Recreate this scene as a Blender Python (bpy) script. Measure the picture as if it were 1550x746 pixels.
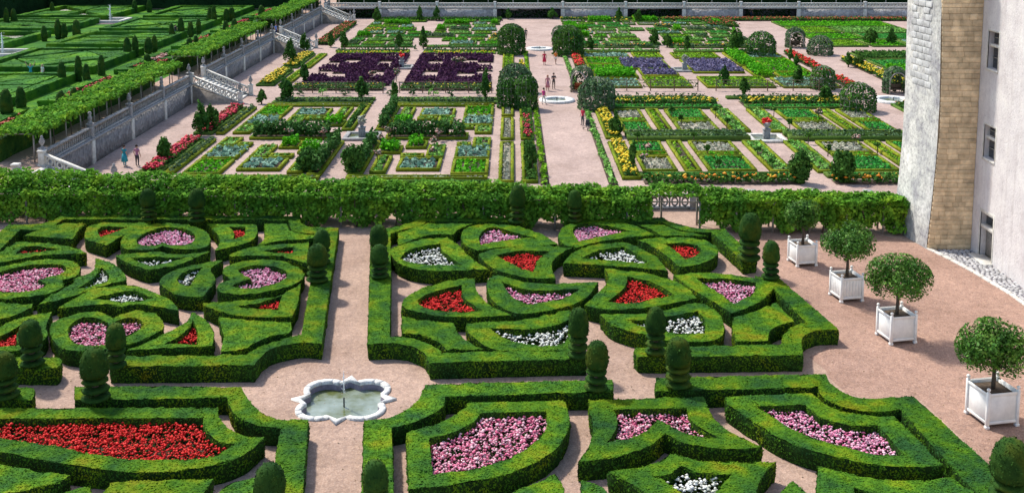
import bpy, bmesh, math, random
import numpy as np
from mathutils import Vector, Matrix
from mathutils.geometry import delaunay_2d_cdt

# ------------------------------------------------------------------ clear
for o in list(bpy.data.objects): bpy.data.objects.remove(o, do_unlink=True)
scene = bpy.context.scene
COL = scene.collection
R = math.radians
random.seed(7); rng = np.random.default_rng(7)

# ------------------------------------------------------------------ camera
PW, PH = 1550.0, 746.0
F = 1620.0            # focal length in photograph pixels
PX, PY = 775.0, 60.0  # principal point (the photograph is cropped from a taller frame)
HOR = -140.0          # horizon row
CZ = 18.0             # camera height above the ornamental terrace
PITCH = math.atan((PY-HOR)/F)
cam = bpy.data.cameras.new('camera'); cam_o = bpy.data.objects.new('camera', cam); COL.objects.link(cam_o)
cam_o.location = (0, 0, CZ); cam_o.rotation_euler = (math.pi/2-PITCH, 0, 0)
cam.sensor_width = 36; cam.sensor_fit = 'HORIZONTAL'; cam.lens = 36*F/PW
cam.shift_y = -(PH/2-PY)/PW; cam.clip_start = 0.5; cam.clip_end = 2000
scene.camera = cam_o

# ------------------------------------------------------------------ world, sun, exposure
SUN_EL, SUN_AZ = R(53), (-0.72, 0.69)      # towards the sun: from the left, a little from behind
world = bpy.data.worlds.new('World'); scene.world = world; world.use_nodes = True
wn = world.node_tree; bg = wn.nodes['Background']
sky = wn.nodes.new('ShaderNodeTexSky'); sky.sky_type = 'NISHITA'; sky.sun_disc = False
sky.sun_elevation = SUN_EL; sky.sun_rotation = math.atan2(SUN_AZ[0], SUN_AZ[1])
sky.air_density = 1.0; sky.dust_density = 1.5
wn.links.new(sky.outputs[0], bg.inputs[0]); bg.inputs[1].default_value = 0.15
sd = bpy.data.lights.new('sun', 'SUN'); sd.energy = 3.2; sd.angle = R(4); sd.color = (1, 0.95, 0.87)
so = bpy.data.objects.new('sun', sd); COL.objects.link(so)
tosun = Vector((SUN_AZ[0]*math.cos(SUN_EL), SUN_AZ[1]*math.cos(SUN_EL), math.sin(SUN_EL)))
so.rotation_euler = tosun.to_track_quat('Z', 'Y').to_euler(); so.location = (-40, 30, 80)
vs = scene.view_settings; vs.view_transform = 'Standard'; vs.look = 'None'; vs.exposure = 0.60; vs.gamma = 1

# ------------------------------------------------------------------ pixel -> place
_c, _s = math.cos(PITCH), math.sin(PITCH)
def at(u, v, z=0.0):
    """point on the horizontal plane z seen at photograph pixel (u, v)"""
    x = (u-PX)/F; y = -(v-PY)/F
    d = (x, _c + y*_s, -_s + y*_c)
    t = (z-CZ)/d[2]
    return (d[0]*t, d[1]*t)
def at_x(u, v, X):      # point of the plane X = const seen at a pixel -> (Y, Z)
    x = (u-PX)/F; y = -(v-PY)/F; d = (x, _c + y*_s, -_s + y*_c); t = X/d[0]; return d[1]*t, CZ+d[2]*t
def at_y(u, v, Y):      # point of the plane Y = const seen at a pixel -> (X, Z)
    x = (u-PX)/F; y = -(v-PY)/F; d = (x, _c + y*_s, -_s + y*_c); t = Y/d[1]; return d[0]*t, CZ+d[2]*t
def true_y(Y, z=-2.0):      # rough ground distance (lens tilt left out) -> true distance
    return at(PX, F*(CZ-z)/Y+HOR, z)[1]
def px_m(Y):            # metres per photograph pixel at depth Y
    return Y/F
class Win:
    def __init__(s, x0, y0, k): s.x0, s.y0, s.k = x0, y0, k
    def __call__(s, x, y): return (s.x0+x/s.k, s.y0+y/s.k)
WA, WB, WC, WD = Win(0,320,3.39), Win(250,320,3.39), Win(0,526,3.39), Win(330,526,3.39)
WE, WF, WG, WH, WI = Win(550,310,3.39), Win(870,310,3.39), Win(590,526,3.39), Win(860,526,3.39), Win(1150,526,3.39)
WJ, WT = Win(1150,310,3.39), Win(0,0,1)

# ------------------------------------------------------------------ materials
def new_mat(name):
    m = bpy.data.materials.new(name); m.use_nodes = True
    nt = m.node_tree; return m, nt, nt.nodes['Principled BSDF']
def ramp(nt, stops):
    n = nt.nodes.new('ShaderNodeValToRGB'); e = n.color_ramp.elements
    while len(e) > 1: e.remove(e[0])
    e[0].position, e[0].color = stops[0][0], (*stops[0][1], 1)
    for p, c in stops[1:]:
        k = e.new(p); k.color = (*c, 1)
    return n
def noise(nt, scale, detail=3, rough=0.55, world=True):
    n = nt.nodes.new('ShaderNodeTexNoise'); n.inputs['Scale'].default_value = scale
    n.inputs['Detail'].default_value = detail; n.inputs['Roughness'].default_value = rough
    if world:
        g = nt.nodes.new('ShaderNodeNewGeometry'); nt.links.new(g.outputs['Position'], n.inputs['Vector'])
    return n
def mixc(nt, a, b, fac, mode='MIX'):
    n = nt.nodes.new('ShaderNodeMix'); n.data_type = 'RGBA'; n.blend_type = mode
    for sock, val in ((n.inputs[6], a), (n.inputs[7], b), (n.inputs[0], fac)):
        if hasattr(val, 'links') or hasattr(val, 'is_linked'): nt.links.new(val, sock)
        elif isinstance(val, (int, float)): sock.default_value = val
        else: sock.default_value = (*val, 1)
    return n.outputs[2]
def bump(nt, b, src, strength, dist=0.02):
    n = nt.nodes.new('ShaderNodeBump'); n.inputs['Strength'].default_value = strength
    n.inputs['Distance'].default_value = dist; nt.links.new(src, n.inputs['Height'])
    nt.links.new(n.outputs[0], b.inputs['Normal'])
MATS = {}
def foliage(name, stops, patch=0.7, vary=0.35, rough=0.8, transl=0.15, spec=0.06):
    """leaf material: patches over the plant, each leaf (mesh island) its own shade"""
    m, nt, b = new_mat(name)
    n = noise(nt, patch, 3, 0.6); r = ramp(nt, stops); nt.links.new(n.outputs[0], r.inputs[0])
    g = nt.nodes.new('ShaderNodeNewGeometry')
    mr = nt.nodes.new('ShaderNodeMapRange'); nt.links.new(g.outputs['Random Per Island'], mr.inputs[0])
    mr.inputs[3].default_value = 1-vary; mr.inputs[4].default_value = 1+vary
    hs = nt.nodes.new('ShaderNodeHueSaturation'); nt.links.new(mr.outputs[0], hs.inputs['Value'])
    nt.links.new(r.outputs[0], hs.inputs['Color'])
    nt.links.new(hs.outputs[0], b.inputs['Base Color'])
    b.inputs['Roughness'].default_value = rough; b.inputs['Specular IOR Level'].default_value = spec
    n2 = noise(nt, 28, 2); bump(nt, b, n2.outputs[0], 0.5, 0.03)
    if transl:
        t = nt.nodes.new('ShaderNodeBsdfTranslucent'); nt.links.new(hs.outputs[0], t.inputs[0])
        mx = nt.nodes.new('ShaderNodeMixShader'); mx.inputs[0].default_value = transl
        nt.links.new(b.outputs[0], mx.inputs[1]); nt.links.new(t.outputs[0], mx.inputs[2])
        nt.links.new(mx.outputs[0], nt.nodes['Material Output'].inputs[0])
    MATS[name] = m; return m
def blossom(name, stops, rough=0.6):
    m, nt, b = new_mat(name)
    g = nt.nodes.new('ShaderNodeNewGeometry'); r = ramp(nt, stops); r.color_ramp.interpolation = 'LINEAR'
    nt.links.new(g.outputs['Random Per Island'], r.inputs[0]); nt.links.new(r.outputs[0], b.inputs['Base Color'])
    b.inputs['Roughness'].default_value = rough; b.inputs['Specular IOR Level'].default_value = 0.2
    MATS[name] = m; return m
def solid(name, col, rough=0.7, var=0.15, scale=6, bmp=0.2, spec=0.3, obj_random=0.0):
    m, nt, b = new_mat(name)
    n = noise(nt, scale, 5, 0.65)
    lo = tuple(max(0, c*(1-var)) for c in col); hi = tuple(min(1, c*(1+var)) for c in col)
    r = ramp(nt, [(0.3, lo), (0.7, hi)]); nt.links.new(n.outputs[0], r.inputs[0]); out = r.outputs[0]
    if obj_random:
        oi = nt.nodes.new('ShaderNodeObjectInfo'); mr = nt.nodes.new('ShaderNodeMapRange')
        nt.links.new(oi.outputs['Random'], mr.inputs[0]); mr.inputs[3].default_value = 1-obj_random; mr.inputs[4].default_value = 1+obj_random
        hs = nt.nodes.new('ShaderNodeHueSaturation'); nt.links.new(mr.outputs[0], hs.inputs['Value']); nt.links.new(out, hs.inputs['Color']); out = hs.outputs[0]
    nt.links.new(out, b.inputs['Base Color']); b.inputs['Roughness'].default_value = rough
    b.inputs['Specular IOR Level'].default_value = spec
    if bmp: bump(nt, b, n.outputs[0], bmp, 0.03)
    MATS[name] = m; return m

foliage('box', [(0.30,(0.024,0.085,0.022)),(0.40,(0.040,0.125,0.016)),(0.48,(0.062,0.165,0.012)),(0.55,(0.095,0.205,0.010)),(0.61,(0.150,0.240,0.010)),(0.72,(0.20,0.215,0.010))], 0.75, 0.20, transl=0.1)
foliage('box_shaded_side', [(0.35,(0.010,0.028,0.006)),(0.65,(0.020,0.050,0.009))], 2.0, 0.1, transl=0)  # near-black green for hedge sides only: their shade is put into the colour
foliage('yew', [(0.3,(0.018,0.058,0.013)),(0.5,(0.036,0.092,0.015)),(0.7,(0.085,0.115,0.014))], 1.2, 0.35)
foliage('vine', [(0.3,(0.06,0.19,0.025)),(0.5,(0.13,0.32,0.03)),(0.7,(0.25,0.42,0.03))], 0.9, 0.4, transl=0.28)
foliage('orange_leaf', [(0.3,(0.03,0.11,0.015)),(0.5,(0.07,0.19,0.02)),(0.7,(0.15,0.26,0.035))], 1.6, 0.45, rough=0.55, spec=0.2)
foliage('tree_leaf', [(0.3,(0.03,0.10,0.02)),(0.5,(0.06,0.16,0.025)),(0.7,(0.11,0.21,0.035))], 0.5, 0.4)
foliage('rose_leaf', [(0.3,(0.06,0.12,0.05)),(0.5,(0.10,0.18,0.075)),(0.7,(0.17,0.23,0.11))], 0.6, 0.4)
foliage('edging', [(0.3,(0.10,0.17,0.012)),(0.5,(0.17,0.22,0.014)),(0.7,(0.24,0.25,0.02))], 0.35, 0.3)
foliage('edging_dark', [(0.3,(0.05,0.12,0.018)),(0.5,(0.09,0.17,0.03)),(0.7,(0.14,0.20,0.04))], 0.35, 0.3)
foliage('lawn_box', [(0.3,(0.025,0.10,0.016)),(0.45,(0.040,0.145,0.018)),(0.58,(0.075,0.21,0.014)),(0.72,(0.13,0.27,0.014))], 0.3, 0.25)
foliage('far_hedge', [(0.3,(0.008,0.026,0.008)),(0.55,(0.014,0.042,0.012)),(0.8,(0.022,0.058,0.012))], 0.4, 0.4)
foliage('lettuce', [(0.3,(0.06,0.30,0.012)),(0.5,(0.10,0.40,0.012)),(0.7,(0.17,0.45,0.012))], 0.5, 0.3)
foliage('lime', [(0.3,(0.13,0.32,0.015)),(0.5,(0.20,0.42,0.02)),(0.7,(0.29,0.47,0.03))], 0.5, 0.3)
foliage('cabbage', [(0.3,(0.15,0.30,0.20)),(0.5,(0.24,0.40,0.29)),(0.7,(0.32,0.47,0.36))], 0.7, 0.45)
foliage('leek', [(0.3,(0.27,0.29,0.20)),(0.5,(0.37,0.38,0.28)),(0.7,(0.45,0.45,0.36))], 0.8, 0.4)
foliage('carrot', [(0.3,(0.035,0.24,0.045)),(0.5,(0.06,0.34,0.05)),(0.7,(0.10,0.40,0.07))], 0.8, 0.35)
foliage('chard', [(0.3,(0.12,0.32,0.05)),(0.5,(0.20,0.44,0.08)),(0.7,(0.32,0.52,0.16))], 0.8, 0.45)
foliage('tomato', [(0.3,(0.03,0.10,0.025)),(0.5,(0.055,0.15,0.03)),(0.7,(0.09,0.19,0.045))], 0.8, 0.45)
foliage('purple_leaf', [(0.3,(0.040,0.013,0.032)),(0.5,(0.068,0.022,0.058)),(0.7,(0.11,0.042,0.095))], 0.6, 0.45)
foliage('violet_leek', [(0.3,(0.11,0.09,0.17)),(0.5,(0.17,0.15,0.25)),(0.7,(0.24,0.22,0.31))], 0.6, 0.5)
foliage('bed_leaf', [(0.3,(0.015,0.035,0.008)),(0.7,(0.03,0.06,0.012))], 1.0, 0.4)
blossom('pink_bloom', [(0,(0.55,0.08,0.18)),(0.35,(0.74,0.22,0.33)),(0.7,(0.80,0.42,0.50)),(1,(0.82,0.62,0.62))])
blossom('mauve_bloom', [(0,(0.58,0.10,0.24)),(0.35,(0.74,0.26,0.40)),(0.7,(0.80,0.45,0.56)),(1,(0.84,0.64,0.68))])
blossom('red_bloom', [(0,(0.42,0.006,0.008)),(0.5,(0.70,0.014,0.012)),(1,(0.80,0.06,0.04))])
blossom('crimson_bloom', [(0,(0.30,0.01,0.04)),(0.5,(0.58,0.02,0.05)),(1,(0.70,0.08,0.10))])
blossom('white_bloom', [(0,(0.62,0.64,0.52)),(0.5,(0.76,0.76,0.68)),(1,(0.82,0.82,0.78))])
blossom('yellow_bloom', [(0,(0.60,0.36,0.01)),(0.5,(0.72,0.52,0.015)),(1,(0.70,0.62,0.05))])
blossom('orange_bloom', [(0,(0.62,0.16,0.01)),(0.5,(0.70,0.30,0.02)),(1,(0.72,0.55,0.05))])
blossom('brick_bloom', [(0,(0.32,0.03,0.015)),(0.6,(0.45,0.08,0.04)),(1,(0.40,0.16,0.05))])
blossom('rose_bloom', [(0,(0.45,0.16,0.12)),(0.5,(0.60,0.33,0.27)),(1,(0.70,0.55,0.48))])

solid('limestone', (0.62,0.59,0.52), 0.85, 0.28, 3.0, 0.35)
solid('grey_stone', (0.30,0.29,0.28), 0.9, 0.45, 5.0, 0.5)
solid('brown_stone', (0.30,0.25,0.20), 0.9, 0.4, 3.0, 0.5)
solid('ashlar', (0.70,0.53,0.32), 0.9, 0.36, 1.6, 0.5, obj_random=0.16)
solid('mortar', (0.42,0.33,0.22), 0.95, 0.25, 6, 0.4)
solid('grey_ashlar', (0.50,0.50,0.48), 0.9, 0.3, 3, 0.5, obj_random=0.2)
solid('cobble', (0.42,0.41,0.40), 0.85, 0.5, 2.5, 0.2)
solid('white_paint', (0.84,0.83,0.78), 0.55, 0.10, 3, 0.1)
solid('white_marble', (0.66,0.65,0.61), 0.85, 0.38, 7, 0.4)
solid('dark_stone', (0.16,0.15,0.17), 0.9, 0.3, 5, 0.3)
solid('dry_soil', (0.34,0.31,0.24), 0.95, 0.25, 8, 0.5)
solid('soil', (0.085,0.06,0.04), 0.95, 0.35, 8, 0.5)
solid('bark', (0.10,0.075,0.055), 0.9, 0.4, 12, 0.5)
solid('wood_grey', (0.30,0.27,0.23), 0.85, 0.3, 10, 0.3)
solid('wood_brown', (0.16,0.11,0.07), 0.8, 0.3, 10, 0.3)
solid('metal_dark', (0.05,0.055,0.05), 0.5, 0.2, 10, 0)
solid('terracotta', (0.42,0.17,0.09), 0.8, 0.2, 6, 0.2)
solid('bench_red', (0.40,0.09,0.03), 0.6, 0.2, 6, 0.1)
for nm, c in dict(skin=(0.55,0.33,0.24), hair_dark=(0.03,0.02,0.015), hair_red=(0.35,0.10,0.04), hair_fair=(0.45,0.33,0.18),
                  teal=(0.03,0.30,0.36), pink=(0.70,0.06,0.30), red=(0.55,0.03,0.07), orange=(0.72,0.20,0.03), charcoal=(0.06,0.06,0.07),
                  khaki=(0.16,0.13,0.10), offwhite=(0.72,0.71,0.66), rose=(0.55,0.22,0.24), blue=(0.10,0.22,0.55), navy=(0.03,0.04,0.10), lilac=(0.45,0.20,0.30)).items():
    solid('cloth_'+nm, c, 0.8, 0.1, 20, 0)

def gravel_mat(name, c0, c1, c2, big):
    m, nt, b = new_mat(name)
    n = noise(nt, 16, 4, 0.75); r = ramp(nt, [(0.30,c0),(0.5,c1),(0.70,c2)]); nt.links.new(n.outputs[0], r.inputs[0])
    v = nt.nodes.new('ShaderNodeTexVoronoi'); v.inputs['Scale'].default_value = 9
    g = nt.nodes.new('ShaderNodeNewGeometry'); nt.links.new(g.outputs['Position'], v.inputs['Vector'])
    r3 = ramp(nt, [(0.0,(0.78,0.78,0.80)),(1.0,(1.16,1.14,1.12))]); nt.links.new(v.outputs['Color'], r3.inputs[0])
    c = mixc(nt, r.outputs[0], r3.outputs[0], 1.0, 'MULTIPLY')
    n2 = noise(nt, big, 4, 0.6); r2 = ramp(nt, [(0.3,(0.80,0.78,0.76)),(0.5,(0.96,0.96,0.96)),(0.7,(1.10,1.10,1.09))]); nt.links.new(n2.outputs[0], r2.inputs[0])
    c = mixc(nt, c, r2.outputs[0], 1.0, 'MULTIPLY')
    n4 = noise(nt, 2.2, 5, 0.7); r4 = ramp(nt, [(0.3,(0.86,0.85,0.84)),(0.65,(1.06,1.06,1.06))]); nt.links.new(n4.outputs[0], r4.inputs[0])
    c = mixc(nt, c, r4.outputs[0], 1.0, 'MULTIPLY')
    nt.links.new(c, b.inputs['Base Color']); b.inputs['Roughness'].default_value = 0.95; b.inputs['Specular IOR Level'].default_value = 0.15
    bump(nt, b, n.outputs[0], 0.7, 0.03); MATS[name] = m
gravel_mat('gravel', (0.30,0.190,0.138), (0.43,0.300,0.228), (0.55,0.415,0.335), 0.35)
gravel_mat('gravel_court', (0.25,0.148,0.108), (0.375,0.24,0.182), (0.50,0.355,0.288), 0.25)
gravel_mat('path_dust', (0.38,0.27,0.225), (0.45,0.335,0.285), (0.51,0.40,0.345), 0.3)
def plaster():
    m, nt, b = new_mat('plaster')
    n = noise(nt, 0.9, 6, 0.65); r = ramp(nt, [(0.30,(0.58,0.53,0.51)),(0.42,(0.66,0.62,0.60)),(0.55,(0.73,0.69,0.66)),(0.72,(0.80,0.77,0.72))]); nt.links.new(n.outputs[0], r.inputs[0])
    n2 = noise(nt, 7.0, 5, 0.8); r2 = ramp(nt, [(0.30,(0.30,0.28,0.30)),(0.37,(0.85,0.84,0.86)),(0.47,(1,1,1))]); nt.links.new(n2.outputs[0], r2.inputs[0])
    c = mixc(nt, r.outputs[0], r2.outputs[0], 0.8, 'MULTIPLY')
    g0 = nt.nodes.new('ShaderNodeNewGeometry'); mp = nt.nodes.new('ShaderNodeMapping'); mp.inputs['Scale'].default_value = (1.0,1.6,0.12); nt.links.new(g0.outputs['Position'], mp.inputs[0])
    n5 = noise(nt, 1.6, 6, 0.7, world=False); nt.links.new(mp.outputs[0], n5.inputs['Vector']); r5 = ramp(nt, [(0.34,(0.70,0.66,0.64)),(0.46,(0.94,0.93,0.92)),(0.6,(1,1,1))]); nt.links.new(n5.outputs[0], r5.inputs[0])
    c = mixc(nt, c, r5.outputs[0], 0.5, 'MULTIPLY')
    nt.links.new(c, b.inputs['Base Color']); b.inputs['Roughness'].default_value = 0.9; bump(nt, b, n2.outputs[0], 0.5, 0.08); MATS['plaster'] = m
    m, nt, b = new_mat('grey_render')
    n = noise(nt, 0.7, 6, 0.7); r = ramp(nt, [(0.32,(0.26,0.25,0.28)),(0.44,(0.44,0.44,0.43)),(0.55,(0.60,0.60,0.55)),(0.68,(0.72,0.71,0.66))]); nt.links.new(n.outputs[0], r.inputs[0])
    n2 = noise(nt, 5, 5, 0.75); r2 = ramp(nt, [(0.36,(0.42,0.41,0.44)),(0.5,(0.88,0.87,0.86)),(0.6,(1,1,1))]); nt.links.new(n2.outputs[0], r2.inputs[0])
    c = mixc(nt, r.outputs[0], r2.outputs[0], 0.8, 'MULTIPLY')
    nt.links.new(c, b.inputs['Base Color']); b.inputs['Roughness'].default_value = 0.92; bump(nt, b, n2.outputs[0], 0.5, 0.08); MATS['grey_render'] = m
    m, nt, b = new_mat('rubble_wall')
    g = nt.nodes.new('ShaderNodeNewGeometry')
    v = nt.nodes.new('ShaderNodeTexVoronoi'); v.inputs['Scale'].default_value = 3.2; nt.links.new(g.outputs['Position'], v.inputs['Vector'])
    r = ramp(nt, [(0,(0.32,0.31,0.31)),(0.5,(0.46,0.44,0.43)),(1,(0.60,0.58,0.55))]); nt.links.new(v.outputs['Color'], r.inputs[0])
    n2 = noise(nt, 1.2, 5, 0.7); r2 = ramp(nt, [(0.3,(0.7,0.68,0.68)),(0.7,(1.1,1.1,1.1))]); nt.links.new(n2.outputs[0], r2.inputs[0])
    c = mixc(nt, r.outputs[0], r2.outputs[0], 1, 'MULTIPLY'); nt.links.new(c, b.inputs['Base Color']); b.inputs['Roughness'].default_value = 0.95
    bump(nt, b, v.outputs['Distance'], 0.8, 0.1); MATS['rubble_wall'] = m
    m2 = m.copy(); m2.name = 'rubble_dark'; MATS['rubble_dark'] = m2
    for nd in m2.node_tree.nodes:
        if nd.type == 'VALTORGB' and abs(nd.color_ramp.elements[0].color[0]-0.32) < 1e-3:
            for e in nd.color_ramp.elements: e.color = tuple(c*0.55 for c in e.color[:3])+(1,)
    m, nt, b = new_mat('glass'); b.inputs['Base Color'].default_value = (0.03,0.035,0.04,1); b.inputs['Roughness'].default_value = 0.08; b.inputs['Specular IOR Level'].default_value = 0.7; MATS['glass'] = m
    m, nt, b = new_mat('water'); n = noise(nt, 5.0, 3, 0.5)
    n2 = noise(nt, 0.8, 3); r = ramp(nt, [(0.38,(0.10,0.12,0.03)),(0.52,(0.20,0.24,0.18)),(0.65,(0.28,0.33,0.28))]); nt.links.new(n2.outputs[0], r.inputs[0]); nt.links.new(r.outputs[0], b.inputs['Base Color'])  # olive hedge and pale sky reflections are painted into the water colour
    b.inputs['Roughness'].default_value = 0.06; b.inputs['Specular IOR Level'].default_value = 0.6; bump(nt, b, n.outputs[0], 0.22, 0.08); MATS['water'] = m
    m, nt, b = new_mat('water_jet'); b.inputs['Base Color'].default_value = (0.85,0.9,0.92,1); b.inputs['Roughness'].default_value = 0.2; b.inputs['Alpha'].default_value = 0.75; MATS['water_jet'] = m
    solid('algae', (0.16,0.17,0.02), 0.6, 0.4, 4, 0.1)
    solid('stone_mauve', (0.25,0.22,0.27), 0.85, 0.25, 6, 0.3)
plaster()
# ------------------------------------------------------------------ mesh building
def tag(o, label=None, cat=None, group=None, kind=None):
    if label: o['label'] = label
    if cat: o['category'] = cat
    if group: o['group'] = group
    if kind: o['kind'] = kind
    return o
def empty(name, loc=(0,0,0), rz=0):
    o = bpy.data.objects.new(name, None); COL.objects.link(o); o.location = loc; o.rotation_euler = (0,0,rz)
    o.empty_display_size = 0.3; return o
def kill(v): return np.asarray(v, dtype=np.float64)
class MB:
    """collects quads and triangles, builds one mesh object"""
    def __init__(s): s.V=[]; s.Q=[]; s.T=[]; s.QM=[]; s.TM=[]; s.n=0
    def add(s, V, quads=None, tris=None, m=0):
        V = kill(V).reshape(-1,3); b = s.n; s.V.append(V); s.n += len(V)
        if quads is not None and len(quads): q = np.asarray(quads, dtype=np.int64)+b; s.Q.append(q); s.QM.append(np.full(len(q), m))
        if tris is not None and len(tris): t = np.asarray(tris, dtype=np.int64)+b; s.T.append(t); s.TM.append(np.full(len(t), m))
        return s
    def box(s, x0, x1, y0, y1, z0, z1, m=0, M=None):
        V = np.array([(x0,y0,z0),(x1,y0,z0),(x1,y1,z0),(x0,y1,z0),(x0,y0,z1),(x1,y0,z1),(x1,y1,z1),(x0,y1,z1)], float)
        if M is not None: V = np.array([M @ Vector(v) for v in V])
        return s.add(V, [(3,2,1,0),(4,5,6,7),(0,1,5,4),(1,2,6,5),(2,3,7,6),(3,0,4,7)], m=m)
    def bevbox(s, x0, x1, y0, y1, z0, z1, b=0.02, m=0, M=None):
        bm = bmesh.new(); bmesh.ops.create_cube(bm, size=1)
        for v in bm.verts: v.co = Vector(((x0+x1)/2+v.co.x*(x1-x0), (y0+y1)/2+v.co.y*(y1-y0), (z0+z1)/2+v.co.z*(z1-z0)))
        bmesh.ops.bevel(bm, geom=bm.edges[:], offset=b, segments=1, affect='EDGES')
        if M is not None: bm.transform(M)
        s.bm(bm, m); return s
    def bm(s, bm, m=0):
        bmesh.ops.triangulate(bm, faces=bm.faces[:]); bm.verts.index_update()
        s.add([v.co[:] for v in bm.verts], tris=[[v.index for v in f.verts] for f in bm.faces], m=m); bm.free()
    def lathe(s, prof, c=(0,0,0), seg=16, m=0, wob=0.0):
        c = kill(c); prof = [p for p in prof]; k = len(prof)
        a = np.linspace(0, 2*np.pi, seg, endpoint=False)
        V = []
        for r, z in prof:
            rr = r*(1+wob*rng.standard_normal(seg))
            V.append(np.stack([rr*np.cos(a), rr*np.sin(a), np.full(seg, z)+wob*r*rng.standard_normal(seg)*0.5], 1))
        V = np.concatenate(V)+c
        q = []
        for i in range(k-1):
            for j in range(seg):
                j2 = (j+1) % seg
                q.append((i*seg+j, i*seg+j2, (i+1)*seg+j2, (i+1)*seg+j))
        t = []
        V = np.vstack([V, c+[0,0,prof[0][1]], c+[0,0,prof[-1][1]]]); n = k*seg
        for j in range(seg):
            j2 = (j+1) % seg
            t.append((n, j2, j)); t.append((n+1, (k-1)*seg+j, (k-1)*seg+j2))
        return s.add(V, q, t, m)
    def tube(s, pts, rad, seg=6, m=0):
        pts = [Vector(p) for p in pts]; rad = rad if hasattr(rad, '__len__') else [rad]*len(pts)
        V = []; k = len(pts)
        for i, p in enumerate(pts):
            d = (pts[min(i+1,k-1)]-pts[max(i-1,0)]).normalized()
            u = d.orthogonal().normalized() if i == 0 else (u - d*u.dot(d)).normalized()
            w = d.cross(u)
            for j in range(seg):
                a = 2*math.pi*j/seg; V.append(p+(u*math.cos(a)+w*math.sin(a))*rad[i])
        q = [(i*seg+j, i*seg+(j+1)%seg, (i+1)*seg+(j+1)%seg, (i+1)*seg+j) for i in range(k-1) for j in range(seg)]
        n = len(V); V += [pts[0], pts[-1]]
        t = [(n, (j+1)%seg, j) for j in range(seg)]+[(n+1, (k-1)*seg+j, (k-1)*seg+(j+1)%seg) for j in range(seg)]
        return s.add([v[:] for v in V], q, t, m)
    def leaves(s, P, N, size, m=0, flat=1.0, aspect=0.6, var=0.35):
        """one diamond-shaped leaf at each point, tilted about the surface normal N"""
        P = kill(P); k = len(P)
        if not k: return s
        n = kill(N)*flat + rng.standard_normal((k,3))*0.55
        n /= np.linalg.norm(n, axis=1)[:,None]+1e-9
        r = rng.standard_normal((k,3)); a = np.cross(n, r); a /= np.linalg.norm(a, axis=1)[:,None]+1e-9
        b = np.cross(n, a); L = (size*(1+var*rng.standard_normal(k).clip(-2,2)))[:,None]*0.5
        V = np.stack([P-a*L, P+b*L*aspect, P+a*L, P-b*L*aspect], 1).reshape(-1,3)
        return s.add(V, np.arange(4*k).reshape(-1,4), m=m)
    def blobs(s, P, size, m=0, var=0.42, squash=0.75):
        """small eight-sided flower heads"""
        P = kill(P); k = len(P)
        if not k: return s
        U = np.array([(1,0,0),(0,1,0),(-1,0,0),(0,-1,0),(0,0,1),(0,0,-0.6)], float)
        L = size*0.5*(1+var*rng.standard_normal(k).clip(-2,2))
        th = rng.uniform(0, 2*np.pi, k); c, sn = np.cos(th), np.sin(th)
        W = np.empty((k,6,3)); jit = 1+0.25*rng.standard_normal((k,6))
        W[:,:,0] = (U[:,0][None]*c[:,None]-U[:,1][None]*sn[:,None])*L[:,None]*jit
        W[:,:,1] = (U[:,0][None]*sn[:,None]+U[:,1][None]*c[:,None])*L[:,None]*jit
        W[:,:,2] = U[:,2][None]*L[:,None]*squash
        W += P[:,None,:]
        F8 = np.array([(0,1,4),(1,2,4),(2,3,4),(3,0,4),(1,0,5),(2,1,5),(3,2,5),(0,3,5)])
        T = (np.arange(k)[:,None,None]*6+F8[None]).reshape(-1,3)
        return s.add(W.reshape(-1,3), tris=T, m=m)
    def scatter(s, dens, only_up=None):
        """random points on all faces so far -> points, normals"""
        V = np.concatenate(s.V); Ts = []
        for q in s.Q: Ts += [q[:,[0,1,2]], q[:,[0,2,3]]]
        Ts += s.T
        T = np.concatenate(Ts); A = V[T[:,0]]; B = V[T[:,1]]; C = V[T[:,2]]
        nn = np.cross(B-A, C-A); ar = np.linalg.norm(nn, axis=1)/2; nn = nn/(2*ar[:,None]+1e-12)
        k = int(ar.sum()*dens); idx = rng.choice(len(T), k, p=ar/ar.sum())
        u, v = rng.random(k), rng.random(k); f = u+v > 1; u[f] = 1-u[f]; v[f] = 1-v[f]
        return A[idx]+(B[idx]-A[idx])*u[:,None]+(C[idx]-A[idx])*v[:,None], nn[idx]
    def mesh(s, name, mats):
        me = bpy.data.meshes.new(name); V = np.concatenate(s.V); me.vertices.add(len(V)); me.vertices.foreach_set('co', V.astype(np.float32).ravel())
        Q = np.concatenate(s.Q) if s.Q else np.zeros((0,4), int); T = np.concatenate(s.T) if s.T else np.zeros((0,3), int)
        loops = np.concatenate([Q.ravel(), T.ravel()]).astype(np.int32); me.loops.add(len(loops)); me.loops.foreach_set('vertex_index', loops)
        st = np.concatenate([np.arange(len(Q))*4, len(Q)*4+np.arange(len(T))*3]).astype(np.int32)
        me.polygons.add(len(st)); me.polygons.foreach_set('loop_start', st)
        mi = np.concatenate([np.concatenate(s.QM) if s.QM else np.zeros(0), np.concatenate(s.TM) if s.TM else np.zeros(0)]).astype(np.int32)
        me.polygons.foreach_set('material_index', mi)
        for mm in (mats if isinstance(mats, (list,tuple)) else [mats]): me.materials.append(MATS[mm])
        me.update(calc_edges=True); me.validate(); return me
    def build(s, name, mats, parent=None, loc=None, smooth=False):
        me = s.mesh(name, mats); o = bpy.data.objects.new(name, me); COL.objects.link(o)
        if parent is not None: o.parent = parent
        if loc is not None: o.location = loc
        if smooth: me.polygons.foreach_set('use_smooth', [True]*len(me.polygons))
        return o
def shift(mb, c):
    c = kill(c); mb.V = [v-c for v in mb.V]; return mb
def place(me, name, parent=None, loc=(0,0,0), rot=(0,0,0), scale=(1,1,1)):
    o = bpy.data.objects.new(name, me); COL.objects.link(o); o.location = loc; o.rotation_euler = rot; o.scale = scale
    if parent is not None: o.parent = parent
    return o
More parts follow.
